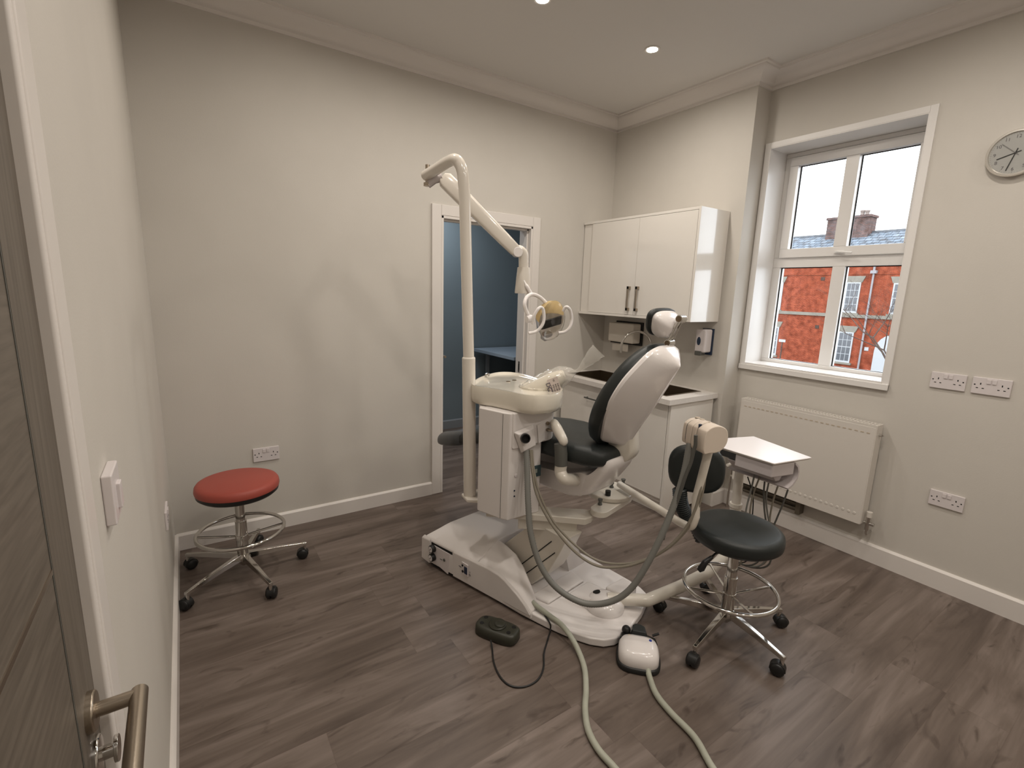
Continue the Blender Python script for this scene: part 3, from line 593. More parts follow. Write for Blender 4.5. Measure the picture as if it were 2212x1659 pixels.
# tap
tp = thing('swan_neck_tap', 'chrome swan neck tap rising behind the dental chair', 'tap', (-0.20, -0.59, bz))
pts = [(-0.20, -0.59, bz), (-0.20, -0.59, bz+0.20)]
c_ = Vector((-0.20, -0.59, bz+0.30)); tip = Vector((-0.42, -0.47, 0)); dv = Vector((-0.22, 0.12, 0)); L_ = dv.length; dv.normalize()
arc = [Vector((-0.20, -0.59, bz+0.27))+dv*(L_/2-L_/2*math.cos(t))+Z*(L_/2*1.0*math.sin(t)) for t in [math.pi*i/16 for i in range(17)]]
MB().tube([Vector(p) for p in pts]+arc+[arc[-1]-Z*0.05], 0.010, n=14).build('spout', 'chrome', tp)
MB().lathe((-0.20, -0.59, bz+0.0005), Z, [(0.0, 0), (0.028, 0), (0.026, 0.01), (0.02, 0.05), (0.012, 0.06), (0, 0.06)]).build('tap_body', 'chrome', tp)
MB().tube([(-0.20, -0.61, bz+0.04), (-0.20, -0.66, bz+0.06)], 0.007, n=10).build('lever', 'chrome', tp)
# paper towel dispenser
pt = thing('paper_towel_dispenser', 'white paper towel dispenser on the wall under the cupboard', 'dispenser', (PX, -0.24, 1.11))
ya, yb = on(0, PX-0.09, 1318, 720).y, on(0, PX-0.09, 1372, 720).y
zt_, zb_ = on(0, PX-0.1, 1345, 698).z, on(0, PX-0.1, 1345, 740).z
MB().box((PX-0.115, yb, zb_), (PX-0.020, ya, zt_)).build('cover', 'paper', pt, bevel=0.012, seg=4)
MB().box((PX-0.022, yb-0.012, zb_-0.02), (PX-0.001, ya+0.003, zt_+0.012)).build('back_plate', 'blackp', pt, bevel=0.004)
MB().box((PX-0.10, yb+0.05, zb_-0.010), (PX-0.03, ya-0.02, zb_-0.001)).build('slot', 'dark', pt)
ym = (ya+yb)/2+0.02
MB().box((PX-0.085, ym-0.09, zb_-0.075), (PX-0.082, ym+0.09, zb_+0.0)).build('towel_sheet', 'paper', pt)
# soap dispenser
so = thing('soap_dispenser', 'white soap dispenser with blue drop window on the wall right of the headrest', 'dispenser', (PX, -1.03, 1.12))
s0, s1_ = on(0, PX-0.08, 1504, 740).y, on(0, PX-0.08, 1526, 740).y
sz1, sz0 = on(0, PX-0.08, 1516, 711).z, on(0, PX-0.08, 1514, 767).z
MB().box((PX-0.10, s1_, sz0+0.02), (PX-0.014, s0, sz1)).build('cover', 'socket', so, bevel=0.012, seg=4)
MB().box((PX-0.016, s1_-0.004, sz0), (PX-0.001, s0+0.004, sz1+0.004)).build('back_plate', 'navy', so, bevel=0.002)
MB().box((PX-0.108, s1_+0.022, sz0-0.002), (PX-0.05, s0-0.012, sz0+0.030)).build('push_lever', 'greyp', so, bevel=0.004)
MB().lathe((PX-0.1002, (s0+s1_)/2+0.008, (sz0+sz1)/2+0.008), -X, [(0, 0), (0.016, 0), (0.015, 0.0015), (0, 0.002)], n=24, sx=1.9).build('window_ring', 'navy', so)
# ================================================================== RADIATOR
ra = thing('radiator', 'white panel radiator on the wall under the window', 'radiator', (-0.05, -1.77, 0.26))
ry1, ry0, rz0, rz1 = -1.395, -2.155, 0.275, 0.880; rx = -0.105
ry1 = on(0, rx, 1600, 880).y; ry0 = on(0, rx, 1880, 1000).y
rz1 = on(0, rx, 1740, 888).z; rz0 = on(0, rx, 1740, 1092).z
MB().box((rx, ry0, rz0), (rx+0.012, ry1, rz1-0.012)).build('front_panel', 'rad', ra, bevel=0.004)
MB().box((rx+0.002, ry0-0.004, rz0+0.004), (-0.02, ry0+0.002, rz1)).build('side_cover', 'rad', ra, bevel=0.002)
MB().box((rx+0.002, ry1-0.002, rz0+0.004), (-0.02, ry1+0.004, rz1)).build('side_cover', 'rad', ra, bevel=0.002)
g = MB().box((rx+0.001, ry0, rz1-0.012), (rx+0.012, ry1, rz1)).box((-0.032, ry0, rz1-0.008), (-0.024, ry1, rz1))
nb = 44
for k in range(nb):
    y = ry0+(ry1-ry0)*(k+0.5)/nb; g.box((rx+0.01, y-0.003, rz1-0.004), (-0.026, y+0.003, rz1-0.001))
g.box((-0.072, ry0, rz1-0.006), (-0.062, ry1, rz1)).build('top_grille', 'rad', ra, smooth=0)
MB().box((-0.034, ry0+0.01, rz0+0.01), (-0.022, ry1-0.01, rz1-0.01)).build('rear_panel', 'rad', ra)
NS = 25
sl = MB(); sl2 = MB()
for k in range(NS):
    y = ry1-0.035-(ry1-ry0-0.07)*k/(NS-1)
    for mb, z in ((sl, rz1-0.052), (sl2, rz0+0.062)):
        if mb is sl: mb.obox((rx-0.0004, y, z), Y, Z, X, 0.0085, 0.0030, 0.0008)
        else: mb.lathe((rx+0.0005, y, z), -X, [(0, 0), (0.0095, 0), (0.0080, 0.0022), (0, 0.0032)], n=12)
sl.build('pressed_marks', 'beiged', ra); sl2.build('pressed_marks', 'rad', ra)
vl = thing('radiator_valve', 'white radiator valve with chrome tail at the right foot of the radiator', 'valve', (-0.07, ry0-0.03, 0.12))
MB().cyl((-0.065, ry0-0.028, rz0-0.055), (-0.065, ry0-0.028, rz0-0.02), 0.0075).cyl((-0.065, ry0-0.028, rz0-0.055), (-0.001, ry0-0.028, rz0-0.055), 0.0075).cyl((-0.065, ry0-0.028, rz0-0.03), (-0.065, ry0-0.028, rz0+0.05), 0.013, n=12).cyl((-0.065, ry0-0.06, rz0+0.012), (-0.065, ry0-0.006, rz0+0.012), 0.011, n=12).build('valve_body', 'chrome', vl)
MB().cyl((-0.065, ry0-0.028, rz0+0.05), (-0.065, ry0-0.028, rz0+0.085), 0.015, n=16).build('cap', 'rad', vl, bevel=0.002)
bv = MB().cyl((-0.06, ry0-0.004, rz1-0.06), (-0.06, ry0-0.02, rz1-0.06), 0.009, n=6).cyl((-0.06, ry0-0.018, rz1-0.06), (-0.06, ry0-0.026, rz1-0.06), 0.004, n=8)
bv.build('bleed_screw', 'chrome', ra)
v2 = thing('thermostatic_valve', 'white thermostatic valve standing at the left end of the radiator', 'valve', (-0.07, ry1+0.04, 0.1))
MB().lathe((-0.065, ry1+0.035, rz0+0.06), Z, [(0.0, 0), (0.018, 0), (0.020, 0.02), (0.022, 0.10), (0.018, 0.125), (0, 0.13)], n=20).cyl((-0.065, ry1+0.035, rz0+0.10), (-0.125, ry1+0.035, rz0+0.10), 0.011).build('valve_head', 'rad', v2)
MB().cyl((-0.065, ry1+0.035, 0.0), (-0.065, ry1+0.035, rz0+0.07), 0.009).cyl((-0.065, ry1+0.035, rz0+0.01), (-0.065, ry1, rz0+0.01), 0.010).build('valve_body', 'chrome', v2)
pr = thing('pipe_run', 'dull grey pipe run and bracket low on the wall under the radiator', 'pipe', (-0.05, ry1-0.2, 0.1))
pp0, pp1 = on(0, -0.05, 1602, 1050), on(0, -0.05, 1722, 1104)
for dz in (0.0, 0.035):
    MB().tube([(-0.045, pp0.y, pp0.z+dz-0.02), (-0.045, pp1.y, pp0.z+dz-0.02)], 0.009, n=10).build('pipe', 'copper', pr)
MB().box((-0.066, pp1.y-0.02, pp0.z-0.05), (-0.002, pp1.y+0.01, pp0.z+0.04)).box((-0.03, pp1.y, pp0.z-0.045), (-0.002, pp0.y, pp0.z+0.035)).build('bracket', 'copper', pr, bevel=0.004)
#PART2
# ================================================================== DENTAL UNIT
A_ = Vector((0.18, -0.984, 0)).normalized(); N_ = Vector((0.984, 0.18, 0)).normalized(); MO = Vector((-1.82, -1.45, 0))
def S(s, w, z): return MO+A_*s+N_*w+Z*z
CW = 0.09            # the chair sits slightly right of the plate centre line
def sp(u, v, w):            # pixel on the vertical lengthwise plane at side offset w
    return onp(u, v, MO+N_*(w+CW), N_)
def swz(P): q = P-MO; return q.dot(A_), q.dot(N_), q.z
du = thing('dental_unit', 'white dental treatment unit with black patient chair, spittoon column and operating lamp', 'dental chair', (MO.x, MO.y, 0))
# --- floor plate
pz_ = 0.045
out = [(-0.20,-0.315),(0.023,-0.298),(0.17,-0.275),(0.30,-0.245),(0.375,-0.215),(0.425,-0.180),(0.452,-0.135),(0.462,-0.085),(0.455,0.0),(0.435,0.12),(0.405,0.225),(0.375,0.268),(0.325,0.292),(0.25,0.305),(-0.057,0.328),(-0.60,0.33),(-0.60,-0.30)]
MB().prism([S(s, w, 0.004) for s, w in out], (0,0,pz_-0.004)).build('floor_plate', 'white', du, bevel=0.009, seg=3)
MB().prism([S(s*0.985-0.003, w*0.985, 0.0) for s, w in out], (0,0,0.006)).build('plate_seal', 'dark', du)
# --- housing cover: cross sections (s constant), left fender, flat top
hs = MB()
def hsec(s, wl, z0, zl, zt, wt, wr):
    # outline from left bottom over the top to right bottom
    pts = [(wl, z0), (wl, z0+(zl-z0)*0.5), (wl+0.004, zl-0.012), (wl+0.016, zl), (wt-0.05, zl+(zt-zl)*0.55), (wt-0.015, zt-0.004), (wt+0.02, zt), (wr-0.06, zt+0.004), (wr-0.02, zt-0.012), (wr, zt-0.05), (wr, z0+0.05), (wr, z0)]
    return [S(s, w, z) for w, z in pts]
secs = [hsec(-0.690, -0.360, 0.030, 0.150, 0.172, -0.22, 0.25), hsec(-0.675, -0.376, 0.022, 0.166, 0.188, -0.22, 0.27), hsec(-0.60, -0.372, 0.022, 0.170, 0.205, -0.20, 0.28),
        hsec(-0.425, -0.352, 0.022, 0.172, 0.226, -0.18, 0.28), hsec(-0.27, -0.330, 0.022, 0.176, 0.240, -0.17, 0.28)]
# split: leave an opening on the left side between s=-0.62 and s=-0.44
hs.loft(secs[:5], True)
house = hs.build('base_housing', 'white2', du, bevel=0.006, seg=3, smooth=40)
bmod = None
# control recess: frame pieces standing proud of the housing side
def side(s, z, o=0.0):      # point on the left side of the housing
    w = -0.376+(s+0.675)*(0.046/0.405); return S(s, w-o, z)
rc = MB().loft([[side(-0.615, 0.012, 0.002), side(-0.448, 0.012, 0.002), side(-0.448, 0.150, 0.002), side(-0.615, 0.150, 0.002)], [side(-0.615, 0.012, -0.006), side(-0.448, 0.012, -0.006), side(-0.448, 0.150, -0.006), side(-0.615, 0.150, -0.006)]])
rec = rc.build('control_recess', 'dark', house, smooth=0)
cp = MB().loft([[side(-0.600, 0.040, 0.006), side(-0.478, 0.010, 0.006), side(-0.470, 0.060, 0.006), side(-0.466, 0.135, 0.006), side(-0.600, 0.140, 0.006)], [side(-0.600, 0.040, 0.0), side(-0.478, 0.010, 0.0), side(-0.470, 0.060, 0.0), side(-0.466, 0.135, 0.0), side(-0.600, 0.140, 0.0)]])
cp.build('control_panel', 'socket', house, bevel=0.001)
for k, z in enumerate((0.122, 0.070)):
    p = side(-0.592, z, 0.006); g_ = MB().lathe(p, -N_, [(0, 0), (0.022, 0), (0.022, 0.018), (0.020, 0.022), (0.018, 0.020), (0, 0.020)], n=24).build('pressure_gauge', 'blackp', house)
    MB().lathe(p, -N_, [(0, 0.0225), (0.0165, 0.0225), (0.0165, 0.0232), (0, 0.0232)], n=24).obox(p-N_*0.0238, (A_+Z).normalized(), (A_-Z).normalized(), N_, 0.010, 0.0012, 0.0004, 1).build('gauge_face', ['tray', 'dark'], house)
MB().lathe(side(-0.505, 0.085, 0.006), -N_, [(0, 0), (0.008, 0), (0.008, 0.004), (0, 0.004)], n=14).obox(side(-0.535, 0.078, 0.0062), A_, Z, N_, 0.012, 0.002, 0.0005).build('panel_marking', 'greyp', house)
# power switch on side panel
ps = MB()
q = lambda s, z, o=0.004: side(s, z, o)
pq = MB().obox(side(-0.345, 0.098, 0.0080), A_, Z, N_, 0.026, 0.034, 0.004).build('switch_surround', 'socket', house, bevel=0.003)
MB().obox(side(-0.335, 0.096, 0.0120), A_, Z, N_, 0.012, 0.020, 0.004).build('power_switch', 'navy', house, bevel=0.002)
MB().lathe(side(-0.360, 0.115, 0.0120), -N_, [(0, 0), (0.006, 0), (0.006, 0.002), (0, 0.002)], n=12).lathe(side(-0.358, 0.082, 0.0120), -N_, [(0, 0), (0.007, 0), (0.007, 0.002), (0, 0.002)], n=12).build('indicator', 'dark', house)
text('I\nO', 0.016, side(-0.310, 0.085, 0.0085), A_, Z, 'gtext', house, 'switch_print'); text('MAINS', 0.007, side(-0.382, 0.098, 0.0085), A_, Z, 'gtext', house, 'switch_print')
MB().loft([[side(-0.700, 0.022, 0.004), side(-0.700, 0.150, 0.002), side(-0.690, 0.168, -0.012), side(-0.690, 0.022, -0.012)], [side(-0.622, 0.018, 0.012), side(-0.622, 0.158, 0.010), side(-0.622, 0.174, -0.004), side(-0.622, 0.018, -0.010)]]).build('end_cover', 'white2', du, bevel=0.006, seg=3)
# side panel stands proud from s=-0.445 to the fender
sp_ = MB()
lft = []
for s, zt in ((-0.440, 0.166), (-0.36, 0.168), (-0.20, 0.172), (-0.12, 0.166), (-0.07, 0.150), (0.0, 0.116), (0.05, 0.083), (0.088, 0.050)):
    lft.append([side(s, 0.016, 0.006), side(s, zt-0.010, 0.006), side(s, zt+0.002, -0.004), side(s, 0.016, -0.014)])
sp_.loft(lft); sp_.build('side_panel', 'white2', du, bevel=0.004, smooth=40)
# left fender with its concave front
fe = MB()
rows = [(-0.275, -0.318, -0.165, 0.235, 0.172), (-0.21, -0.318, -0.165, 0.228, 0.172), (-0.14, -0.316, -0.168, 0.212, 0.168), (-0.07, -0.312, -0.185, 0.180, 0.152), (0.0, -0.306, -0.208, 0.135, 0.118), (0.05, -0.300, -0.222, 0.092, 0.084), (0.085, -0.296, -0.228, 0.052, 0.050)]
fe.loft([[S(s, wl-0.003, 0.03), S(s, wl-0.002, zl-0.012), S(s, wl+0.02, zl), S(s, (wl+wr)/2, (zl+zt)/2+0.006), S(s, wr-0.012, zt), S(s, wr, zt-0.012), S(s, wr, 0.03)] for s, wl, wr, zt, zl in rows])
fe.build('side_fender', 'white2', du, bevel=0.005, smooth=50)
fr_ = MB()
rows = [(-0.30, 0.12, 0.29, 0.26), (-0.16, 0.12, 0.29, 0.245), (-0.09, 0.12, 0.28, 0.205), (-0.045, 0.12, 0.27, 0.135), (-0.018, 0.12, 0.26, 0.055)]
fr_.loft([[S(s, wl, 0.04), S(s, wl+0.004, zt-0.02), S(s, wl+0.03, zt), S(s, wr-0.05, zt-0.01), S(s, wr, 0.06), S(s, wr, 0.04)] for s, wl, wr, zt in rows])
fr_.build('side_fender', 'white2', du, bevel=0.005, smooth=50)
# hump behind the dome with dark slot
MB().loft([[S(0.0, -0.20, 0.04), S(0.0, -0.20, 0.062), S(0.0, 0.12, 0.062), S(0.0, 0.12, 0.04)], [S(0.10, -0.185, 0.04), S(0.10, -0.18, 0.060), S(0.10, 0.10, 0.060), S(0.10, 0.105, 0.04)]]).build('pivot_cover', 'white2', du, bevel=0.01, seg=3)
DC = S(0.292, 0.015, 0)
MB().loft([[DC-A_*0.17+N_*w+Z*z for w, z in ((-0.10, 0.04), (-0.085, 0.066), (0.085, 0.066), (0.10, 0.04))], [DC-A_*0.03+N_*w+Z*z for w, z in ((-0.085, 0.04), (-0.060, 0.095), (0.060, 0.095), (0.085, 0.04))]]).build('arm_hood', 'white', du, bevel=0.016, seg=4, smooth=60)
MB().lathe(DC+Z*0.044, Z, [(0, 0), (0.092, 0), (0.094, 0.008), (0.090, 0.028), (0.078, 0.044), (0.055, 0.054), (0, 0.058)], n=48).build('arm_dome', 'white', du)
MB().lathe(DC+Z*0.096-A_*0.052, (A_*-0.4+Z).normalized(), [(0, 0), (0.018, 0), (0.018, 0.006), (0, 0.006)], n=16).build('cover_slot', 'dark', du)
# --- lift arm (side profile), panels, block
def prof(pts, w0, w1): return MB().prism([S(s, w0, z) for s, z in pts], N_*(w1-w0))
la = prof([(-0.30, 0.055), (-0.06, 0.055), (0.050, 0.18), (0.110, 0.30), (0.150, 0.395), (-0.06, 0.405), (-0.27, 0.20)], -0.135, -0.01)
la.build('lift_arm', 'cream', du, bevel=0.006)
ln = MB()
for k, (p, q_) in enumerate((((-0.17, 0.10), (0.06, 0.35)), ((-0.12, 0.08), (0.085, 0.30)))):
    a_, b_ = Vector(S(p[0], -0.1365, p[1])), Vector(S(q_[0], -0.1365, q_[1])); d_ = (b_-a_).normalized()
    ln = MB().obox((a_+b_)/2, d_, d_.cross(N_), N_, (b_-a_).length/2, 0.0022, 0.0012).build('panel_joint', 'dark', du, smooth=0)
# beam that carries spittoon and assistant arm
bz0, bz1 = 0.445, 0.480
bm_ = [on(2, bz1, *q) for q in ((1150, 1111), (1265, 1121), (1278, 1116), (1283, 1108), (1276, 1101), (1262, 1099), (1168, 1093))]
bm_ = bm_ + [bm_[-1]+(bm_[-1]-bm_[-2])*0.9, bm_[0]-(bm_[1]-bm_[0])*0.9]
MB().prism([Vector((p.x, p.y, bz0)) for p in bm_], (0, 0, bz1-bz0)).build('carrier_beam', 'cream', du, bevel=0.006)
fd = (bm_[1]-bm_[0]); fd.z = 0; fd.normalize(); fn = Vector((-fd.y, fd.x, 0))
b0 = on(2, bz0, 1128, 1120); b1 = on(2, bz0, 1247, 1127)
bk = [b0-fd*0.02, b1, b1+fn*0.12, b0-fd*0.02+fn*0.12]
MB().prism([Vector((p.x, p.y, 0.388)) for p in bk], (0, 0, bz0-0.389)).build('lift_block', 'cream', du, bevel=0.003)
# link arm with rounded ends
def stadium(p, q_, r, n=10):
    d = (q_-p).normalized(); nrm = Vector((-d.y, d.x, 0)); o = []
    for k in range(n+1):
        a = math.pi/2+math.pi*k/n; o.append(p+d*(r*math.cos(a))+nrm*(r*math.sin(a)))
    for k in range(n+1):
        a = -math.pi/2+math.pi*k/n; o.append(q_+d*(r*math.cos(a))+nrm*(r*math.sin(a)))
    return o
l0, l1 = on(2, 0.513, 1296, 1098), on(2, 0.513, 1346, 1068)
MB().prism([Vector((p.x, p.y, 0.482)) for p in stadium(l0, l1, 0.046)], (0, 0, 0.030)).build('link_arm', 'cream', du, bevel=0.004)
for nm, uv, z in (('pivot_knob', (1296, 1090), 0.513), ('pivot_knob', (1321, 1053), 0.538), ('pivot_knob', (1346, 1046), 0.538)):
    p = on(2, z, *uv)
    MB().lathe(p, Z, [(0, 0), (0.011, 0), (0.011, 0.006), (0.008, 0.010), (0.008, 0.018), (0.012, 0.024), (0.012, 0.030), (0, 0.031)], n=16).build(nm, 'greyp', du)
p = on(2, 0.538, 1313, 1070); MB().lathe(p, Z, [(0, 0), (0.014, 0), (0.014, 0.026), (0, 0.027)], n=16).build('pivot_knob', 'blackp', du)
dcn = on(2, 0.515, 1316, 1066); MB().lathe(dcn, Z, [(0, 0), (0.118, 0), (0.120, 0.004), (0.120, 0.020), (0.117, 0.023), (0, 0.023)], n=48).build('swivel_plate', 'cream', du)
# assistant arm
az = 0.565
t0, t1 = on(2, az, 1338, 1046), on(2, az, 1487, 1140)
top = onp(1536, 955, t1, Vector((CAM.x-t1.x, CAM.y-t1.y, 0)))
path = [t0, t0.lerp(t1, 0.5), t0.lerp(t1, 0.86)]+cr([t0.lerp(t1, 0.90), t1+Z*0.012+(t1-t0).normalized()*0.012, t1.lerp(top, 0.16)+(t1-t0).normalized()*0.022], 6)+[t1.lerp(top, 0.35), top]
MB().tube(path, 0.0175, n=18).build('assistant_arm', 'cream', du)
def SC(s, w, z): return S(s, w+CW, z)
# seat carriage below
MB().loft([[SC(-0.45, -0.07, 0.62), SC(-0.45, 0.10, 0.62), SC(-0.45, 0.10, 0.74), SC(-0.45, -0.07, 0.74)], [SC(-0.12, -0.07, 0.545), SC(-0.12, 0.10, 0.545), SC(-0.12, 0.10, 0.74), SC(-0.12, -0.07, 0.74)], [SC(0.10, -0.07, 0.545), SC(0.10, 0.10, 0.545), SC(0.13, 0.10, 0.74), SC(0.13, -0.07, 0.74)]]).build('seat_carriage', 'white2', du, bevel=0.015, seg=3)
# seat shell: profile traced on the near side
ws = -0.155
pr_ = [(1130, 1002), (1175, 1010), (1212, 1020), (1255, 1019), (1272, 1026), (1292, 1014), (1312, 995), (1319, 1004), (1316, 1018), (1300, 1038), (1284, 1056), (1274, 1068), (1256, 1073), (1232, 1073), (1205, 1064), (1165, 1048), (1130, 1030)]
P0 = [sp(u, v, ws) for u, v in pr_]
P0 = smooth_closed(P0, 4); c0_ = sum(P0, Vector())/len(P0)
rings = []
for k, (f, sc_) in enumerate(((0, 0.86), (0.008, 0.95), (0.025, 1.0), (0.175, 1.0), (0.19, 0.95), (0.20, 0.86))):
    rings.append([c0_+(p-c0_)*sc_+N_*f for p in P0])
MB().loft(rings).build('seat_shell', 'white', du, smooth=60)
# seat cushion: sections along the length (upper surface height, width)
cs = MB()
def csec(s, hw, zb, zt, fw=0.0):
    e = min(0.035, (zt-zb)*0.45); return [SC(s, w*(1-fw) if w > 0 else w, z) for w, z in ((-hw+0.03, zb), (-hw+0.005, zb+0.008), (-hw, zb+e), (-hw+0.004, zt-e*0.7), (-hw+0.03, zt-0.006), (-hw+0.07, zt), (-0.05, zt-0.012), (0.05, zt-0.012), (hw-0.07, zt), (hw-0.03, zt-0.006), (hw-0.004, zt-e*0.7), (hw, zb+e), (hw-0.005, zb+0.008), (hw-0.03, zb))]
cs.loft([csec(0.300, 0.12, 0.800, 0.825, 0.9), csec(0.292, 0.165, 0.782, 0.848, 0.85), csec(0.265, 0.200, 0.772, 0.864, 0.75), csec(0.20, 0.222, 0.768, 0.868, 0.5), csec(0.10, 0.230, 0.768, 0.868, 0.2), csec(-0.10, 0.230, 0.764, 0.864), csec(-0.30, 0.230, 0.745, 0.848), csec(-0.50, 0.225, 0.700, 0.795), csec(-0.75, 0.215, 0.625, 0.712), csec(-0.93, 0.19, 0.578, 0.655), csec(-0.985, 0.15, 0.572, 0.635), csec(-1.0, 0.10, 0.582, 0.618)])
cs.build('seat_cushion', 'black', du, smooth=70, subsurf=1)
MB().loft([csec(-0.64, 0.235, 0.650, 0.752), csec(-0.75, 0.228, 0.620, 0.719), csec(-0.93, 0.198, 0.572, 0.662), csec(-0.993, 0.158, 0.566, 0.642), csec(-1.010, 0.105, 0.576, 0.625)]).build('foot_cover', 'greyrub', du, smooth=70, subsurf=1)
# backrest
O_ = SC(0.28, 0, 0.88); TT = (SC(0.52, 0, 1.32)-O_).normalized(); DD = (A_*TT.z-Z*TT.dot(A_)).normalized()   # DD points backwards
def bk_(w, t, d): return O_+N_*w+TT*t+DD*d
wo = 0.0
def outline(R, sc, d, c, tk=0.15):
    L = [(-w, t) for w, t in R[1:-1]][::-1]
    P = [bk_(w*sc+wo, c+(t-c)*(1-(1-sc)*tk), d) for w, t in R+L]; n = len(P); o = []
    for i in range(n):
        a, b, c_, e = P[i-1], P[i], P[(i+1) % n], P[(i+2) % n]
        for j in range(3):
            t = j/3; o.append(0.5*((2*b)+(c_-a)*t+(2*a-5*b+4*c_-e)*t*t+(3*b-a-3*c_+e)*t**3))
    return o
RC = [(0,-.075),(.10,-.055),(.155,-.005),(.200,.07),(.228,.15),(.236,.24),(.218,.325),(.180,.395),(.120,.446),(.06,.470),(0,.474)]
RS = [(0,-.030),(.075,-.020),(.125,.05),(.180,.15),(.207,.25),(.200,.34),(.165,.41),(.122,.468),(.065,.493),(0,.496)]
MB().loft([outline(RC, .84, -.128, .2, .7), outline(RC, .94, -.120, .2, .8), outline(RC, .995, -.100, .2), outline(RC, 1.0, -.075, .2), outline(RC, .97, -.050, .2)]).build('back_cushion', 'black', du, smooth=70)
wo = -0.035
MB().loft([outline(RS, .97, -.060, .24), outline(RS, 1.0, -.052, .24), outline(RS, .985, -.040, .24), outline(RS, .80, -.018, .24), outline(RS, .50, .012, .24), outline(RS, .22, .034, .24), outline(RS, .05, .044, .24)]).build('back_shell', 'white', du, smooth=28)
# spine strip on the shell
# hinge cover
hc = [(1330, 948), (1352, 940), (1368, 932), (1371, 958), (1370, 985), (1352, 1003), (1313, 1026), (1302, 1020), (1316, 992), (1318, 968)]
P1 = [sp(u-10, v, -0.05) for u, v in hc]; P1 = smooth_closed(P1, 4); c1_ = sum(P1, Vector())/len(P1)
MB().loft([[c1_+(p-c1_)*f2+N_*f for p in P1] for f, f2 in ((0, 0.9), (0.008, 1.0), (0.075, 1.0), (0.083, 0.9))]).build('hinge_cover', 'cream', du, smooth=60)
# headrest
hC = sp(1434, 699, -0.01); hT = (TT*0.80+DD*0.60).normalized(); hT = (A_*0.30+Z*0.95).normalized(); hD = (A_*hT.z-Z*hT.dot(A_)).normalized()
def hr(d, sc, tt=0.0):
    P = circ(hC+hD*d*0.80+hT*tt, N_, hT, 0.088*sc, 0.056*sc, 36, 2.8); return [p+N_*((p-hC).dot(N_)*0.32*((p-hC).dot(hT)/0.056)) for p in P]
MB().loft([hr(-0.060, 0.55), hr(-0.057, 0.80), hr(-0.046, 1.00), hr(-0.034, 1.08), hr(-0.020, 1.07), hr(-0.014, 0.98)]).build('headrest_cushion', 'black', du, smooth=70)
MB().loft([hr(-0.018, 0.94), hr(-0.008, 0.99), hr(0.012, 0.98, -0.004), hr(0.040, 0.80, -0.008), hr(0.058, 0.50, -0.010), hr(0.064, 0.15, -0.010)]).build('headrest_shell', 'white', du, smooth=70)
hb = sp(1471, 689, 0.0); hb2 = sp(1446, 741, 0.0); hb3 = sp(1448, 762, 0.0)
br_ = MB()
for w in (-0.016, 0.014):
    br_.obox((hb+hb2)/2+N_*w, (hb-hb2).normalized(), (hb-hb2).normalized().cross(N_), N_, (hb-hb2).length/2, 0.0045, 0.0035)
br_.build('headrest_bracket', 'chrome', du, bevel=0.002)
for p, r in ((hb, 0.0165), (hb2, 0.0155)):
    MB().cyl(p-N_*0.020, p+N_*0.024, r, n=24).build('headrest_joint', 'chrome', du, bevel=0.002)
    MB().cyl(p-N_*0.0212, p-N_*0.0195, r*0.75, n=24).build('joint_cap', 'steeld', du)
MB().obox((hb+hC+hD*0.05)/2, (hb-hC-hD*0.05).normalized(), N_, (hb-hC-hD*0.05).normalized().cross(N_), (hb-hC-hD*0.05).length/2, 0.012, 0.006).build('headrest_stem', 'chrome', du, bevel=0.002)
MB().obox((hb2+hb3)/2, (hb2-hb3).normalized(), N_, (hb2-hb3).normalized().cross(N_), 0.03, 0.016, 0.008).build('headrest_stem', 'blackp', du, bevel=0.002)
# armrest (left side, toward the camera)
wa = -0.245
ap = [sp(1262, 1040, -0.05), sp(1236, 1036, -0.19), sp(1219, 1034, wa), sp(1211, 1019, wa), sp(1212, 1003, wa)]
MB().tube(cr(ap, 6), [0.0285]*25, n=20).build('armrest_elbow', 'cream', du)
MB().tube([sp(1212, 1005, wa), sp(1212, 980, wa), sp(1210, 958, wa)], [0.0295, 0.030, 0.028], n=20).build('armrest_sleeve', 'greyp', du)
MB().tube(cr([sp(1195, 908, wa+0.05), sp(1200, 919, wa+0.03), sp(1208, 935, wa+0.01), sp(1216, 950, wa), sp(1220, 963, wa)], 5), [0.006, 0.014, 0.018, 0.020, 0.021, 0.022, 0.023, 0.024, 0.024, 0.024, 0.024, 0.024, 0.023, 0.023, 0.022, 0.022, 0.021, 0.020, 0.018, 0.014, 0.006], n=16).build('armrest_pad', 'cream', du)
# --- spittoon column
cz0_ = 0.480
base_pts = [on(2, cz0_, 1028, 1102), on(2, cz0_, 1084, 1122), on(2, cz0_, 1096, 1125), on(2, cz0_, 1166, 1105)]
xA, yA_ = base_pts[0].x, base_pts[0].y
foot = [Vector((-2.140, -1.155, 0)), Vector((-2.226, -1.293, 0)), Vector((-2.174, -1.436, 0)), Vector((-2.158, -1.459, 0)), Vector((-1.975, -1.458, 0)), Vector((-1.958, -1.434, 0)), Vector((-1.958, -1.155, 0))]
MB().prism([p+Z*cz0_ for p in foot], (0, 0, 0.522)).build('column_body', 'white2', du, bevel=0.006, seg=3)
f2 = [Vector((-2.140, -1.14, 0)), Vector((-2.190, -1.2932, 0)), Vector((-2.150, -1.4300, 0)), Vector((-2.148, -1.466, 0)), Vector((-1.925, -1.475, 0)), Vector((-1.900, -1.450, 0)), Vector((-1.930, -1.14, 0))]
zu0 = 0.828; zu1 = 1.004
lo = [p+Z*(zu0+0.03 if i in (0, 1, 2, 6) else zu0) for i, p in enumerate(f2)]
lo[3] = lo[3]+Z*0.0; lo[4] = lo[4]+Z*0.02; lo[5] = lo[5]+Z*0.02
MB().loft([lo, [p+Z*zu1 for p in f2]]).build('column_head', 'white2', du, bevel=0.008, seg=3)
YF = -1.475
def yp(u, v, y=YF): return on(1, y, u, v)
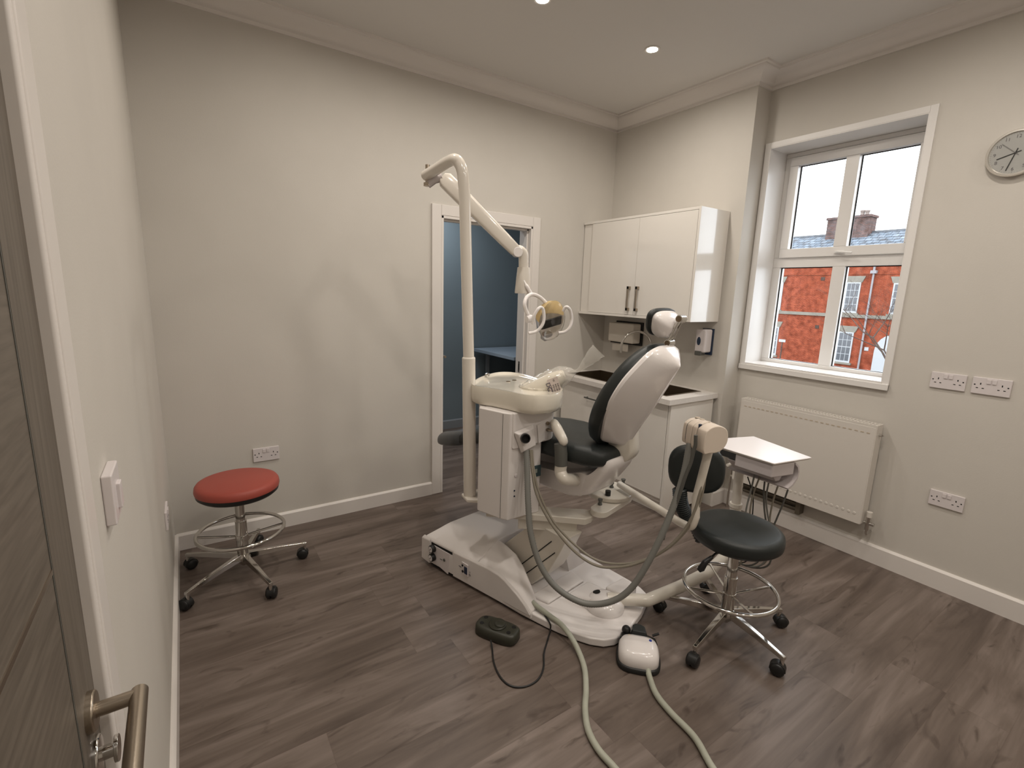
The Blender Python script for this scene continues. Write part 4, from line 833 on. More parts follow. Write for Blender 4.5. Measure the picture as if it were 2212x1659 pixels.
# nose that carries the holder
nb_ = [yp(1110, 934), yp(1152, 916), yp(1158, 963), yp(1126, 980)]
MB().loft([[p+Y*0.004 for p in nb_], [p.lerp(sum(nb_, Vector())/4, 0.22)-Y*0.016 for p in nb_]]).build('holder_nose', 'white2', du, bevel=0.004, seg=3)
MB().loft([[yp(1160, 918), yp(1178, 911), yp(1176, 950), yp(1163, 958)], [yp(1160, 918)-Y*0.002, yp(1178, 911)-Y*0.002, yp(1176, 950)-Y*0.002, yp(1163, 958)-Y*0.002]]).build('head_recess', 'white2', du, bevel=0.002)
hp_ = yp(1135, 947, YF-0.030); hd = (Vector((-0.35, -0.90, 0.10))).normalized()
MB().lathe(hp_-hd*0.012, hd, [(0, 0), (0.022, 0), (0.0235, 0.012), (0.022, 0.020), (0.018, 0.020), (0.017, 0.004), (0, 0.003)], n=28).build('tool_socket', 'blackp', du)
MB().lathe(hp_-hd*0.012, hd, [(0, 0.003), (0.0168, 0.003), (0.0168, 0.006), (0, 0.006)], n=24).build('socket_bore', 'dark', du)
for (u, v, L) in ((1182, 914, 0.006), (1182, 928, 0.045)):
    p = yp(u, v, YF-0.001); dd_ = Vector((0.45, -0.86, -0.05)).normalized() if L > 0.02 else -Y
    MB().lathe(p, -Y, [(0, 0), (0.0085, 0), (0.0085, 0.008), (0, 0.009)], n=14).cyl(p-Y*0.004, p-Y*0.004+dd_*L, 0.0045, n=12).build('water_tap', 'steel', du)
# seam, button, leds, switch panel
cz_ = lambda u, v: on(1, -1.4595, u, v)
for uv in ((1114, 1027),): MB().lathe(cz_(*uv), -Y, [(0, 0), (0.008, 0), (0.007, 0.003), (0, 0.004)], n=18).build('push_button', 'socket', du)
for uv in ((1111, 1060), (1111, 1072)): MB().lathe(cz_(*uv), -Y, [(0, 0), (0.0042, 0), (0.004, 0.0015), (0, 0.002)], n=12).build('indicator', 'navy', du)
pq_ = cz_(1160, 1017); 
MB().obox(pq_-Y*0.001, X, Z, Y, 0.021, 0.028, 0.003).build('display_panel', 'screen', du, bevel=0.001)
MB().obox(pq_-Y*0.004-X*0.010+Z*0.002, X, Z, Y, 0.008, 0.010, 0.0008).build('display_window', 'screen2', du)
sm = MB(); e1 = foot[2]; e0 = foot[1]; q0 = e0.lerp(e1, 0.93); nrm = Vector((-(e1-e0).normalized().y*-1, 0, 0)); nn = Vector(((e1-e0).y, -(e1-e0).x, 0)).normalized()
MB().obox(Vector((q0.x, q0.y, 0.74))+nn*0.0005, (e1-e0).normalized(), Z, nn, 0.0008, 0.255, 0.0007).build('panel_joint', 'greyp', du, smooth=0)
# --- basin
zr = 1.095
bp_ = [(1018, 829), (1021, 824), (1035, 815), (1058, 807), (1082, 803), (1110, 804), (1140, 810), (1175, 821), (1205, 831), (1217, 841), (1204, 850), (1165, 855), (1129, 852), (1100, 846), (1062, 839), (1030, 834)]
def bz_(i, n): return 0
BP = [on(2, zr, u, v) for u, v in bp_]
bc_ = Vector((sum(p.x for p in BP)/len(BP), sum(p.y for p in BP)/len(BP), zr))
BS = smooth_closed(BP, 4)
# fraction toward the bowl end (right/near)
e_l, e_r = on(2, zr, 1020, 835), on(2, zr, 1195, 862)
ax_ = (e_r-e_l).normalized(); Lb = (e_r-e_l).length
def fr(p): return max(0, min(1, (p-e_l).dot(ax_)/Lb))
def ring(sc, dz, sh=0.0, flat=None, c=None):
    c = c or bc_; o = []
    for p in BS:
        q_ = c+(p-c)*sc; f = fr(p); z = (flat if flat is not None else zr)+dz; o.append(Vector((q_.x, q_.y, z)))
    return o
MB().loft([ring(0.90, 0, flat=1.004), ring(0.955, 0, flat=1.006), ring(0.985, 0, flat=1.014), ring(1.0, 0, flat=1.030), ring(1.004, -0.014), ring(0.985, 0.0), ring(0.955, 0.0), ring(0.925, -0.008), ring(0.86, -0.013), ring(0.60, -0.014), ring(0.1, -0.014)]).build('spittoon_basin', 'ceram', du, smooth=60)
# bowl depression rim and drains, cup filler knob
bowlc = on(2, zr-0.012, 1160, 836)
MB().lathe(bowlc, Z, [(0.0, 0.0), (0.055, 0.001), (0.078, 0.006), (0.084, 0.010), (0.088, 0.006), (0.088, -0.004)], n=40).build('bowl_rim', 'ceram', du)
for uv in ((1098, 824), (1111, 821)):
    p = on(2, zr-0.0125, *uv); MB().obox(p, R_.cross(Z).cross(Z)*-1, Vector((-R_.y, R_.x, 0)).normalized(), Z, 0.011, 0.006, 0.002).build('drain_slot', 'steeld', du, bevel=0.002)
p = on(2, zr, 1053, 812); MB().lathe(p, Z, [(0, 0), (0.010, 0), (0.014, 0.006), (0.013, 0.013), (0.006, 0.016), (0, 0.016)], n=20).build('filler_knob', 'chrome', du)
# --- lamp pole
PB = on(2, 0.498, 1015, 1070); pt_ = on(1, PB.y, 1004, 430); ps_ = on(1, PB.y, 1012.5, 775)
MB().cyl(PB, ps_, 0.0325, n=32).lathe(ps_, (pt_-PB), [(0.0325, -0.001), (0.0325, 0.004), (0.030, 0.008), (0.026, 0.010)], n=32).build('pole_sleeve', 'pole', du)
MB().prism([Vector((PB.x-0.04, PB.y-0.04, 0.480)), Vector((PB.x+0.04, PB.y-0.10, 0.480)), Vector((PB.x+0.08, PB.y+0.05, 0.480)), Vector((PB.x-0.03, PB.y+0.04, 0.480))], (0, 0, 0.022)).build('pole_bracket', 'pole', du, bevel=0.008)
dirp = (pt_-ps_).normalized()
k1 = on(1, PB.y, 1002, 400); end = on(2, 2.125, 919, 382)
k2 = on(1, PB.y, 996, 358); k3 = on(1, PB.y+0.03, 983, 344)
hd_ = Vector((end.x-PB.x, end.y-PB.y, 0)).normalized()
k3 = on(1, PB.y+0.035, 982, 345); k4 = on(1, PB.y+0.10, 966, 351)
endp = on(1, PB.y+0.33, 920, 379)
MB().tube([ps_-dirp*0.02, ps_.lerp(pt_, 0.5), pt_]+cr([k1, on(1, PB.y+0.003, 999, 372), on(1, PB.y+0.015, 992, 353), k3, k4, on(1, PB.y+0.20, 945, 364)], 6)+[on(1, PB.y+0.27, 931, 372.5), endp], 0.0265, n=28).build('lamp_pole', 'pole', du)
ed = (endp-on(1, PB.y+0.27, 931, 372.5)).normalized()
MB().cyl(endp-Z*0.035-ed*0.02, endp+Z*0.045-ed*0.02, 0.011, n=14).cyl(endp-ed*0.02-Z*0.04, endp-ed*0.02-Z*0.055, 0.020, n=18).build('arm_pivot', 'steel', du)
# spring arm
YA0, YA1 = PB.y+0.27, -1.02
a0 = on(1, YA0, 955, 382); a1 = on(1, YA1, 1117, 545)
j0 = on(1, YA0+0.02, 938, 388)
MB().tube([endp-ed*0.02-Z*0.05, j0-Z*0.0, a0], [0.018, 0.020, 0.024], n=14).build('arm_knuckle', 'lilac', du, bevel=0.001)
ad = (a1-a0).normalized(); side_ = ad.cross(Z).normalized(); upv = side_.cross(ad)
r0 = lambda c, hw, hh: circ(c, side_, upv, hw, hh, 16, 4.5)
MB().loft([r0(a0, 0.020, 0.022), r0(a0+ad*0.02, 0.024, 0.040), r0(a0+ad*0.10, 0.025, 0.041), r0(a0.lerp(a1, 0.5), 0.024, 0.036), r0(a1-ad*0.10, 0.023, 0.034), r0(a1-ad*0.015, 0.022, 0.031), r0(a1, 0.018, 0.022)]).build('spring_arm', 'pole', du, smooth=40)
MB().cyl(a1-side_*0.024, a1+side_*0.024, 0.026, n=24).build('arm_knuckle', 'white', du, bevel=0.003)
MB().cyl(a1-side_*0.026, a1-side_*0.0235, 0.006, n=12).build('pivot_bolt', 'steel', du)
h0 = on(1, YA1, 1130, 545); h1 = on(1, YA1, 1131, 578); h2 = on(1, YA1, 1129, 634)
hq = lambda c, a, b: circ(c, X, Y, a, b, 20, 4.0)
MB().tube(cr([a1, on(1, YA1, 1121, 540), on(1, YA1, 1130, 547), on(1, YA1, 1131, 562), h1], 5), [0.022]*5+[0.026]*5+[0.027]*5+[0.027]*6, n=20).build('lamp_elbow', 'pole', du, smooth=60)
MB().loft([hq(h1+Z*0.001, 0.027, 0.030), hq(h1.lerp(h2, 0.3), 0.030, 0.034), hq(h2+Z*0.004, 0.036, 0.040), hq(h2, 0.034, 0.038)]).build('lamp_drop_box', 'pole', du, smooth=40)
# yoke and lamp head
YL = -1.09
LC = on(1, YL, 1190, 692); LN = Vector((0.05, -0.95, -0.30)).normalized(); LR = LN.cross(Z).normalized(); LU = LR.cross(LN)
lt = (LU*0.97+LR*0.24).normalized(); lr_ = LN.cross(lt)
MB().tube(cr([on(1, YA1-0.03, 1131, 606), on(1, YA1-0.045, 1140, 622), on(1, YL+0.02, 1148, 636)], 6), [0.006]*4+[0.010]*9, n=12).build('yoke_stem', 'white', du)
MB().tube(cr([on(1, YL, 1180, 655), on(1, YL+0.01, 1166, 642), on(1, YL+0.01, 1150, 636), on(1, YL, 1138, 642), on(1, YL-0.01, 1133, 656), on(1, YL-0.01, 1136, 670), on(1, YL-0.01, 1142, 682)], 6), 0.0105, n=14).build('yoke', 'white', du)
kn = on(1, YL-0.012, 1144, 688); MB().lathe(kn+lr_*0.02, -lr_, [(0, 0), (0.020, 0), (0.022, 0.02), (0.018, 0.034), (0, 0.036)], n=20).build('yoke_joint', 'white', du)
ra_, rb_ = 0.088, 0.118
def el(d, sc, n=40): return circ(LC+LN*d, lr_, lt, ra_*sc, rb_*sc, n, 2.0)
def bowl(a0, a1, n=24):
    prof = [(-0.082, 0.03), (-0.080, 0.40), (-0.062, 0.68), (-0.032, 0.88), (0.0, 0.98), (0.004, 1.0), (0.006, 0.985), (0.0, 0.965), (-0.030, 0.865), (-0.059, 0.665), (-0.076, 0.39), (-0.078, 0.03)]
    return MB().loft([[LC+LN*d+lr_*(ra_*sc*math.cos(a0+(a1-a0)*k/n))+lt*(rb_*sc*math.sin(a0+(a1-a0)*k/n)) for k in range(n+1)] for d, sc in prof], cap=False, closed=False)
bowl(math.radians(175), math.radians(365)).build('lamp_reflector', 'mirror', du, smooth=70)
bowl(math.radians(5), math.radians(175)).build('amber_reflector', 'amberglass', du, smooth=70)
MB().loft([el(0.006, 1.0), el(0.010, 1.02), el(0.024, 0.94), el(0.036, 0.72), el(0.042, 0.35), el(0.043, 0.05)]).build('lamp_cover', 'clear', du, smooth=70)
MB().obox(LC+LN*0.006-lt*0.012, lr_, lt, LN, ra_*0.80, 0.026, 0.006).build('bulb_holder', 'blackp', du, bevel=0.006)
MB().obox(LC-LN*0.03-lt*(rb_*0.92), lr_, lt, LN, 0.030, 0.022, 0.022).build('lamp_body_foot', 'lampsilver', du, bevel=0.008)
for nm, pts in (('lamp_handle', [(1151, 700, 0), (1153, 684, 1), (1162, 668, 2), (1169, 664, 2), (1174, 671, 2), (1175, 690, 2), (1170, 704, 2), (1158, 716, 1), (1142, 720, 0)]), ('lamp_handle', [(1216, 672, 0), (1221, 664, 1), (1227, 664, 2), (1233, 674, 2), (1235, 692, 2), (1230, 708, 2), (1219, 717, 1), (1206, 719, 0)])):
    P_ = [on(1, YL-0.045-0.012*d, u, v) for u, v, d in pts]
    MB().tube(cr(P_, 5), 0.0085, n=12).build(nm, 'white', du)
# --- assistant instrument holder
hy_ = top.y
def hpx(u, v, dy=0.0): return onp(u, v, top+dy*Vector((0,1,0)), Vector((CAM.x-top.x, CAM.y-top.y, 0)))
HU = on(2, 0.95, 1490, 906); HV = on(2, 0.95, 1553, 933)
ha = Vector((HV.x-HU.x, HV.y-HU.y, 0)).normalized(); hb_ = Vector((-ha.y, ha.x, 0))
if hb_.dot(top-CAM) < 0: hb_ = -hb_
c_h = hpx(1520, 938); hz = c_h.z
def hold(a, zs): return c_h
sec = [(p*1.12, q_*1.10) for p, q_ in [(-0.045, -0.048), (-0.045, 0.020), (-0.036, 0.038), (-0.012, 0.050), (0.016, 0.050), (0.042, 0.036), (0.052, 0.008), (0.046, -0.024), (0.020, -0.048), (-0.020, -0.052)]]
_s3 = smooth_closed([Vector((a, b, 0)) for a, b in sec], 4); sec = [(v.x, v.y) for v in _s3]
wds = [(-0.078, -0.056), (-0.050, -0.014), (-0.009, 0.018), (0.023, 0.078)]
for k, (x0, x1) in enumerate(wds):
    sc_ = (0.92, 0.97, 1.0, 1.0)[k]
    MB().prism([c_h+ha*x0+hb_*(p*sc_)+Z*(q_*sc_) for p, q_ in sec], ha*(x1-x0)).build('holder_block', 'beige', du, bevel=0.005, seg=3, smooth=50)
MB().prism([c_h-ha*0.068+hb_*(p*0.88)+Z*(q_*0.88) for p, q_ in sec], ha*0.130).build('holder_core', 'greyp', du, smooth=50)
for x in (-0.060, -0.030, 0.006, 0.036):
    MB().lathe(c_h+ha*x+hb_*0.008+Z*0.0552, Z, [(0, 0), (0.011, 0), (0.011, 0.0012), (0, 0.0012)], n=20).build('holder_inset', 'beiged', du)
MB().lathe(c_h+ha*0.020-hb_*0.036+Z*0.026, Z, [(0, 0), (0.006, 0), (0.007, 0.024), (0, 0.025)], n=14).build('spray_tip', 'navy', du)
# --- hoses from the column to the holder
def hplane(u, v, f, bow=0.0):
    p0 = Vector((-2.09, -1.49, 0)); c = -3.56*(1-f)+(c_h.x+c_h.y)*f-bow
    return onp(u, v, Vector((c/2, c/2, 0)), Vector((1, 1, 0)))
def hosepath(px, bow):
    n = len(px)-1; return cr([hplane(u, v, i/n, bow*math.sin(math.pi*i/n)) for i, (u, v) in enumerate(px)], 8)
big = [(1137, 972), (1139, 1030), (1141, 1090), (1147, 1155), (1168, 1222), (1205, 1272), (1262, 1303), (1318, 1300), (1362, 1272), (1400, 1215), (1432, 1150), (1458, 1085), (1478, 1020), (1490, 958)]
hpth = hosepath(big, 0.20)
tb_ = [p for p in hpth]
dn = []
for i in range(len(tb_)-1):
    for k in range(3): dn.append(tb_[i].lerp(tb_[i+1], k/3))
dn.append(tb_[-1])
MB().tube(dn, [0.0135+(0.0009 if i % 2 else -0.0003) for i in range(len(dn))], n=14).build('suction_hose', 'hose', du, smooth=60)
hb2p = [(u+10+3*math.sin(i), v-2) for i, (u, v) in enumerate(big[9:])]
for nm, px, r, bow in (('saliva_hose', [(1146, 972), (1150, 1020), (1160, 1070), (1190, 1130), (1240, 1190), (1290, 1222), (1345, 1224), (1395, 1210), (1440, 1185), (1478, 1145), (1502, 1100), (1515, 1045), (1520, 978)], 0.0062, 0.10),
                       ('saliva_hose', [(1149, 972), (1154, 1020), (1166, 1068), (1198, 1130), (1250, 1184), (1295, 1212), (1350, 1218), (1400, 1206), (1443, 1184), (1482, 1146), (1507, 1100), (1521, 1045), (1528, 978)], 0.0055, 0.08)):
    MB().tube(hosepath(px, bow), r, n=10).build(nm, 'hose2', du)
MB().tube(cr([hplane(u, v, 0.80+0.20*i/7, 0.10) for i, (u, v) in enumerate([(1432, 1165), (1440, 1135), (1462, 1085), (1480, 1030), (1492, 1000), (1498, 975), (1502, 962), (1503, 940)])], 5), 0.0072, n=10).build('spray_hose', 'greyp', du)
# --- delivery arm and column
DB = on(2, 0.30, 1584, 1150)
pA = DC+Z*0.085; 
tpts = [DC+Z*0.080+N_*0.02, on(2, 0.095, 1398, 1297), on(2, 0.115, 1470, 1267), on(2, 0.15, 1530, 1236)]
tpts2 = cr([tpts[-1], Vector((DB.x, DB.y, 0.20)).lerp(tpts[-1], 0.35)+Z*0.0, Vector((DB.x-0.01, DB.y, 0.235)), Vector((DB.x, DB.y, 0.30))], 8)
MB().tube(tpts[:-1]+tpts2, [0.0300, 0.0300, 0.0295, 0.029]+[0.0285-0.001*min(1, i/16) for i in range(1, len(tpts2))], n=28).build('delivery_arm', 'cream', du, smooth=60)
bxp = on(2, 0.05, 1370, 1318)
MB().prism([Vector((p.x, p.y, 0.046)) for p in (DC+A_*0.045+N_*0.06, DC+A_*0.06+N_*0.19, DC-A_*0.03+N_*0.20, DC-A_*0.045+N_*0.06)], (0, 0, 0.060)).build('arm_collar', 'white2', du, bevel=0.010, seg=3)
cz1_ = 0.505
c_low = Vector((DB.x, DB.y, 0.28)); c_mid = onp(1590, 1086, DB, Vector((F_.x, F_.y, 0))); 
MB().cyl(c_low, c_mid, 0.0285, n=24).build('delivery_column', 'cream', du)
MB().cyl(c_mid-Z*0.024, c_mid, 0.032, n=28).build('column_collar', 'cream', du, bevel=0.003)
fw = Vector((F_.x, F_.y, 0)).normalized()
cp_ = lambda u, v, o=0.0: onp(u, v, DB+fw*o, fw)
MB().tube([c_mid, cp_(1593, 1060)]+cr([cp_(1595, 1040), cp_(1598, 1018), cp_(1604, 998, 0.01), cp_(1613, 988, 0.03), cp_(1622, 984, 0.06)], 6), 0.0235, n=24).build('column_elbow', 'pole', du, smooth=60)
# tray head
tz = 0.80
tp_ = [on(2, tz, u, v) for u, v in ((1568, 946), (1628, 942), (1754, 988), (1673, 1001), (1640, 988), (1573, 957))]
tp_ = [tp_[0]+(tp_[0]-tp_[1])*0.6] + tp_[1:4] + [tp_[5]+(tp_[0]-tp_[1])*0.55]
MB().prism([p-Z*0.008 for p in tp_], (0, 0, 0.008)).build('instrument_tray', 'tray', du, bevel=0.004, seg=3)
tc_ = sum(tp_, Vector())/len(tp_)
MB().prism([tc_+(p-tc_)*0.96-Z*0.014 for p in tp_], (0, 0, 0.007)).build('tray_rim', 'cream', du, bevel=0.002)
q3, q4 = tp_[3], tp_[2]; e_f = (tp_[4]-tp_[3]); e_f.normalize(); e_s = (tp_[2]-tp_[3]); e_s.normalize()
Lf = 0.20
b4 = [q3+e_f*0.012+e_s*0.010, q3+e_s*0.155+e_f*0.006, q3+e_s*0.155+e_f*Lf, q3+e_s*0.010+e_f*Lf]
MB().prism([Vector((p.x, p.y, tz-0.078)) for p in b4], (0, 0, 0.064)).build('head_body', 'lilac', du, bevel=0.006, seg=3)
b5 = [q3+e_s*0.03+e_f*(Lf-0.02), q3+e_s*0.14+e_f*(Lf-0.02), q3+e_s*0.14+e_f*(Lf+0.10), q3+e_s*0.03+e_f*(Lf+0.10)]
MB().prism([Vector((p.x, p.y, tz-0.055)) for p in b5], (0, 0, 0.041)).build('head_block', 'greyrub', du, bevel=0.004)
# curved instrument skirt on the far side: sections along e_f
cv = []
for t in (0.0, 0.10, 0.22, 0.31):
    o0 = q3+e_f*t+e_s*0.150
    arc_ = [(0.0, -0.014), (0.026, -0.034), (0.036, -0.066), (0.030, -0.100), (0.006, -0.130), (-0.026, -0.148)]
    inn = [(-0.032, -0.140), (-0.002, -0.124), (0.022, -0.096), (0.028, -0.066), (0.018, -0.040), (0.0, -0.024)]
    cv.append([Vector((o0.x, o0.y, tz))+e_s*a_+Z*b_ for a_, b_ in arc_+inn])
MB().loft(cv).build('instrument_skirt', 'lilac', du, smooth=60)
MB().loft([[Vector((p.x, p.y, tz-0.060)) for p in (q3+e_s*0.03+e_f*0.03, q3+e_s*0.13+e_f*0.03, q3+e_s*0.13+e_f*0.26, q3+e_s*0.03+e_f*0.26)], [Vector((p.x, p.y, tz-0.115)) for p in (q3+e_s*0.085+e_f*0.04, q3+e_s*0.115+e_f*0.04, q3+e_s*0.115+e_f*0.26, q3+e_s*0.085+e_f*0.26)]]).build('hose_guide', 'lilac', du, bevel=0.004)
# instrument hoses hanging in loops
hpx_ = [((1632, 1016), (1622, 1060), (1612, 1100), (1607, 1150), (1588, 1215)), ((1641, 1030), (1627, 1068), (1620, 1108), (1622, 1150), (1600, 1215)), ((1654, 1022), (1650, 1062), (1651, 1098), (1655, 1150), (1640, 1210)), ((1661, 1040), (1655, 1075), (1658, 1110), (1664, 1150), (1650, 1215)), ((1681, 1048), (1671, 1078), (1664, 1112), (1662, 1140), (1655, 1212)), ((1702, 1058), (1690, 1092), (1678, 1120), (1668, 1150), (1662, 1218)), ((1615, 1030), (1622, 1052), (1627, 1078), (1625, 1120), (1620, 1200))]
for i, pp in enumerate(hpx_):
    off_ = 0.06+0.012*i; t0_ = q3+e_s*0.1+e_f*0.15
    nrm_ = Vector((F_.x, F_.y, 0)).normalized(); Pq = [onp(u, v, t0_+nrm_*0.0, nrm_) for u, v in pp]
    last = Pq[-1]; e__ = Vector((DB.x, DB.y, 0.16))
    MB().tube(cr(Pq+[last.lerp(e__, 0.5)-Z*0.04, e__+nrm_*0.03], 6), 0.0045 if i != 6 else 0.003, n=8).build('instrument_hose', ('hose', 'hose2', 'greyp')[i % 3] if i != 6 else 'blackp', du)
# ================================================================== BAGGED HANDPIECE ON THE BASIN
bagc = on(2, zr+0.03, 1165, 820)
bg_ = thing('bagged_plastic_cover', 'white plastic part in a clear knotted bag lying in the spittoon basin', 'plastic bag', (bagc.x, bagc.y, zr))
YBg = lambda u, v, dz=0: on(2, zr+dz, u, v)
nv = Vector((F_.x, F_.y, 0)).normalized(); Pb = on(2, zr-0.01, 1165, 838)
bq = lambda u, v, o=0.0: onp(u, v, Pb+nv*o, nv)
cl = [bq(1118, 848), bq(1135, 845), bq(1160, 838), bq(1190, 825), bq(1215, 812), bq(1232, 806), bq(1243, 803)]
rr = [0.006, 0.034, 0.052, 0.056, 0.040, 0.024, 0.007]
MB().tube(cr(cl[:5]+[bq(1222, 809)], 5), [max(0.004, x*0.78) for x in [0.006, 0.015, 0.022, 0.028, 0.033, 0.036, 0.040, 0.044, 0.048, 0.051, 0.053, 0.054, 0.055, 0.055, 0.056, 0.056, 0.054, 0.051, 0.048, 0.044, 0.040, 0.037, 0.034, 0.028, 0.018, 0.006]], n=20).build('inner_cover', 'ceram', bg_, smooth=60)
bagp = cr(cl+[bq(1252, 798), bq(1265, 785), bq(1280, 770), bq(1293, 757)], 5)
N9 = len(bagp); keyr = [0.010, 0.040, 0.056, 0.060, 0.048, 0.030, 0.008, 0.010, 0.022, 0.034, 0.040]
rad = []
random.seed(5)
for i in range(N9):
    f = i/(N9-1)*(len(keyr)-1); a = int(min(f, len(keyr)-2)); rad.append(keyr[a]+(keyr[a+1]-keyr[a])*(f-a))
mbg = MB(); n = 26
Tn = [(bagp[min(i+1, N9-1)]-bagp[max(i-1, 0)]).normalized() for i in range(N9)]
rings = []
for i in range(N9):
    x_ = Tn[i].cross(nv).normalized(); y_ = Tn[i].cross(x_)
    fl = 1.0 if i < N9*0.62 else 0.35
    rings.append([bagp[i]+x_*(rad[i]*(1+random.uniform(-0.09, 0.09))*math.cos(2*math.pi*k/n))+y_*(rad[i]*fl*(1+random.uniform(-0.10, 0.10))*math.sin(2*math.pi*k/n)) for k in range(n)])
mbg.loft(rings, cap=False); mbg.build('clear_bag', 'film', bg_, smooth=80)
lbd = (bq(1192, 822)-bq(1206, 848)).normalized(); lc = bq(1198, 834, -0.062)
rt = (bq(1192, 812)-bq(1204, 848)).normalized(); rt = -rt; upt = Vector((rt.z, 0, 0)); upl = nv.cross(rt).normalized()
if upl.dot(R_) < 0: upl = -upl
lb = MB().obox(lc, rt, upl, nv, 0.040, 0.026, 0.0006).build('printed_label', 'label', bg_)
text('DCI', 0.030, bq(1186, 838, -0.0638), rt, upl, 'text', bg_, 'label_print')
text('CE', 0.010, lc-nv*0.0012-rt*0.028+upl*0.004, rt, upl, 'gtext', bg_, 'label_print')
for k in range(4): text('||| |||| || |||||', 0.0075, lc-nv*0.0012+rt*0.008+upl*(0.018-0.011*k), rt, upl, 'gtext', bg_, 'label_print')
# ================================================================== STOOLS
def stool(name, label, C_, zs, rs, seat_m, casters, ringz, ringr, back=False):
    t = thing(name, label, 'stool', (C_[0], C_[1], 0), 'wheeled stools'); C = Vector((C_[0], C_[1], 0)); th = 0.062
    if back:
        MB().lathe(C+Z*(zs-th), Z, [(0, 0.0), (rs*0.95, 0.0), (rs*0.99, 0.008), (rs, 0.020), (rs*1.0, 0.042), (rs*0.985, 0.054), (rs*0.94, 0.062), (rs*0.85, 0.066), (0, 0.065)], n=64).build('seat', seat_m, t, smooth=60)
        MB().lathe(C+Z*(zs-th-0.012), Z, [(0, 0), (rs*0.86, 0), (rs*0.90, 0.010), (rs*0.9, 0.018), (0, 0.018)], n=48).build('seat_pan', 'blackp', t)
    else:
        MB().lathe(C+Z*(zs-0.044), Z, [(0, 0), (rs*0.990, 0), (rs, 0.010), (rs*0.985, 0.028), (rs*0.95, 0.038), (rs*0.85, 0.044), (0, 0.043)], n=64).build('seat', seat_m, t, smooth=60)
        MB().lathe(C+Z*(zs-0.074), Z, [(0, 0), (rs*0.90, 0), (rs*0.97, 0.012), (rs*0.985, 0.030), (0, 0.030)], n=64).build('seat_pan', 'blackp', t)
    zc = zs-0.075
    MB().cyl(C+Z*0.10, C+Z*(ringz+0.055), 0.028, n=28).cyl(C+Z*(ringz+0.05), C+Z*(ringz+0.058), 0.0285, n=28).build('outer_column', 'chrome', t, bevel=0.002)
    MB().cyl(C+Z*(ringz+0.05), C+Z*zc, 0.023, n=24).build('gas_lift', 'chrome', t)
    MB().lathe(C+Z*0.055, Z, [(0, 0), (0.010, 0), (0.034, 0.03), (0.038, 0.05), (0.030, 0.07), (0, 0.07)], n=24).build('hub', 'chrome', t)
    MB().tube([C+Vector((ringr*math.cos(2*math.pi*k/64), ringr*math.sin(2*math.pi*k/64), ringz)) for k in range(64)], 0.0095, n=12, closed=True).build('foot_ring', 'chrome', t)
    a0 = math.atan2(casters[0][1]-C.y, casters[0][0]-C.x)
    for k in range(4):
        a = a0+0.55+math.pi/2*k; d = Vector((math.cos(a), math.sin(a), 0))
        MB().tube([C+d*0.026+Z*(ringz-0.030), C+d*(ringr-0.004)+Z*ringz], 0.006, n=10).build('ring_spoke', 'chrome', t)
    MB().cyl(C+Z*(ringz-0.05), C+Z*(ringz-0.022), 0.031, n=28).build('ring_collar', 'chrome', t, bevel=0.002)
    for k, (cx_, cy_) in enumerate(casters):
        d = Vector((cx_-C.x, cy_-C.y, 0)); r = d.length; d.normalize(); pn = Vector((-d.y, d.x, 0)); tip = C+d*r
        def q_(rad_, hw, z0, z1): return [C+d*rad_+pn*w+Z*z for w, z in ((-hw, z0), (hw, z0), (hw*0.8, z1), (-hw*0.8, z1))]
        lg = MB().loft([q_(0.02, 0.017, 0.092, 0.127), q_(r*0.6, 0.013, 0.086, 0.112), q_(r+0.010, 0.010, 0.077, 0.094)]).build('leg', 'chrome', t, bevel=0.003)
        cs_ = tip; ang = random.uniform(0, 2*math.pi) if back else [0.4, 2.4, 1.2, 2.9, 4.0][k % 5]
        wd_ = Vector((math.cos(ang), math.sin(ang), 0)); wn_ = Vector((-wd_.y, wd_.x, 0)); wc = cs_+wd_*0.012+Z*0.029
        c = MB()
        for s_ in (-1, 1): c.lathe(wc+wn_*(s_*0.0035), wn_*s_, [(0, 0), (0.0285, 0), (0.029, 0.003), (0.028, 0.015), (0.021, 0.021), (0, 0.022)], n=24)
        c.build('caster', 'blackp', t, smooth=50)
        MB().cyl(cs_+Z*0.052, cs_+Z*0.080, 0.0085, n=14).build('caster_stem', 'chrome', t)
        hd_ = MB(); arc0 = [wc+wd_*(0.031*math.cos(a))+Z*(0.031*math.sin(a)) for a in [math.radians(x) for x in range(-10, 200, 15)]]
        hd_.loft([[p-wn_*0.017 for p in arc0]+[p-wn_*0.017 for p in [wc]], [p+wn_*0.017 for p in arc0]+[p+wn_*0.017 for p in [wc]]]).build('caster_hood', 'blackp', t, bevel=0.001)
    return t
rst = stool('red_stool', 'round red topped stool on five castors in the left corner', (-3.185, -0.462), 0.540, 0.196, 'red', [(-3.435, -0.262), (-3.440, -0.655), (-3.098, -0.770), (-2.878, -0.455), (-3.078, -0.150)], 0.255, 0.205)
BC = (-1.352, -2.122)
bst = stool('black_stool', 'round black stool with low backrest and chrome foot ring beside the delivery arm', BC, 0.536, 0.193, 'black', [(-1.490, -1.868), (-1.655, -2.172), (-1.395, -2.405), (-1.090, -2.235), (-1.160, -1.880)], 0.232, 0.200, True)
C3 = Vector((BC[0], BC[1], 0))
lv0 = C3+Z*0.43; lv1 = onp(1523, 1215, C3-nv*0.10, nv)
lv2 = onp(1515, 1228, C3-nv*0.10, nv)
MB().tube([lv0, onp(1545, 1196, C3-nv*0.06, nv), onp(1536, 1205, C3-nv*0.09, nv)], 0.005, n=8).build('height_lever', 'blackp', bst)
MB().tube([onp(1538, 1203, C3-nv*0.09, nv), lv1, lv2, onp(1509, 1233, C3-nv*0.10, nv)], [0.008, 0.013, 0.015, 0.009], n=14).build('lever_grip', 'blackp', bst)
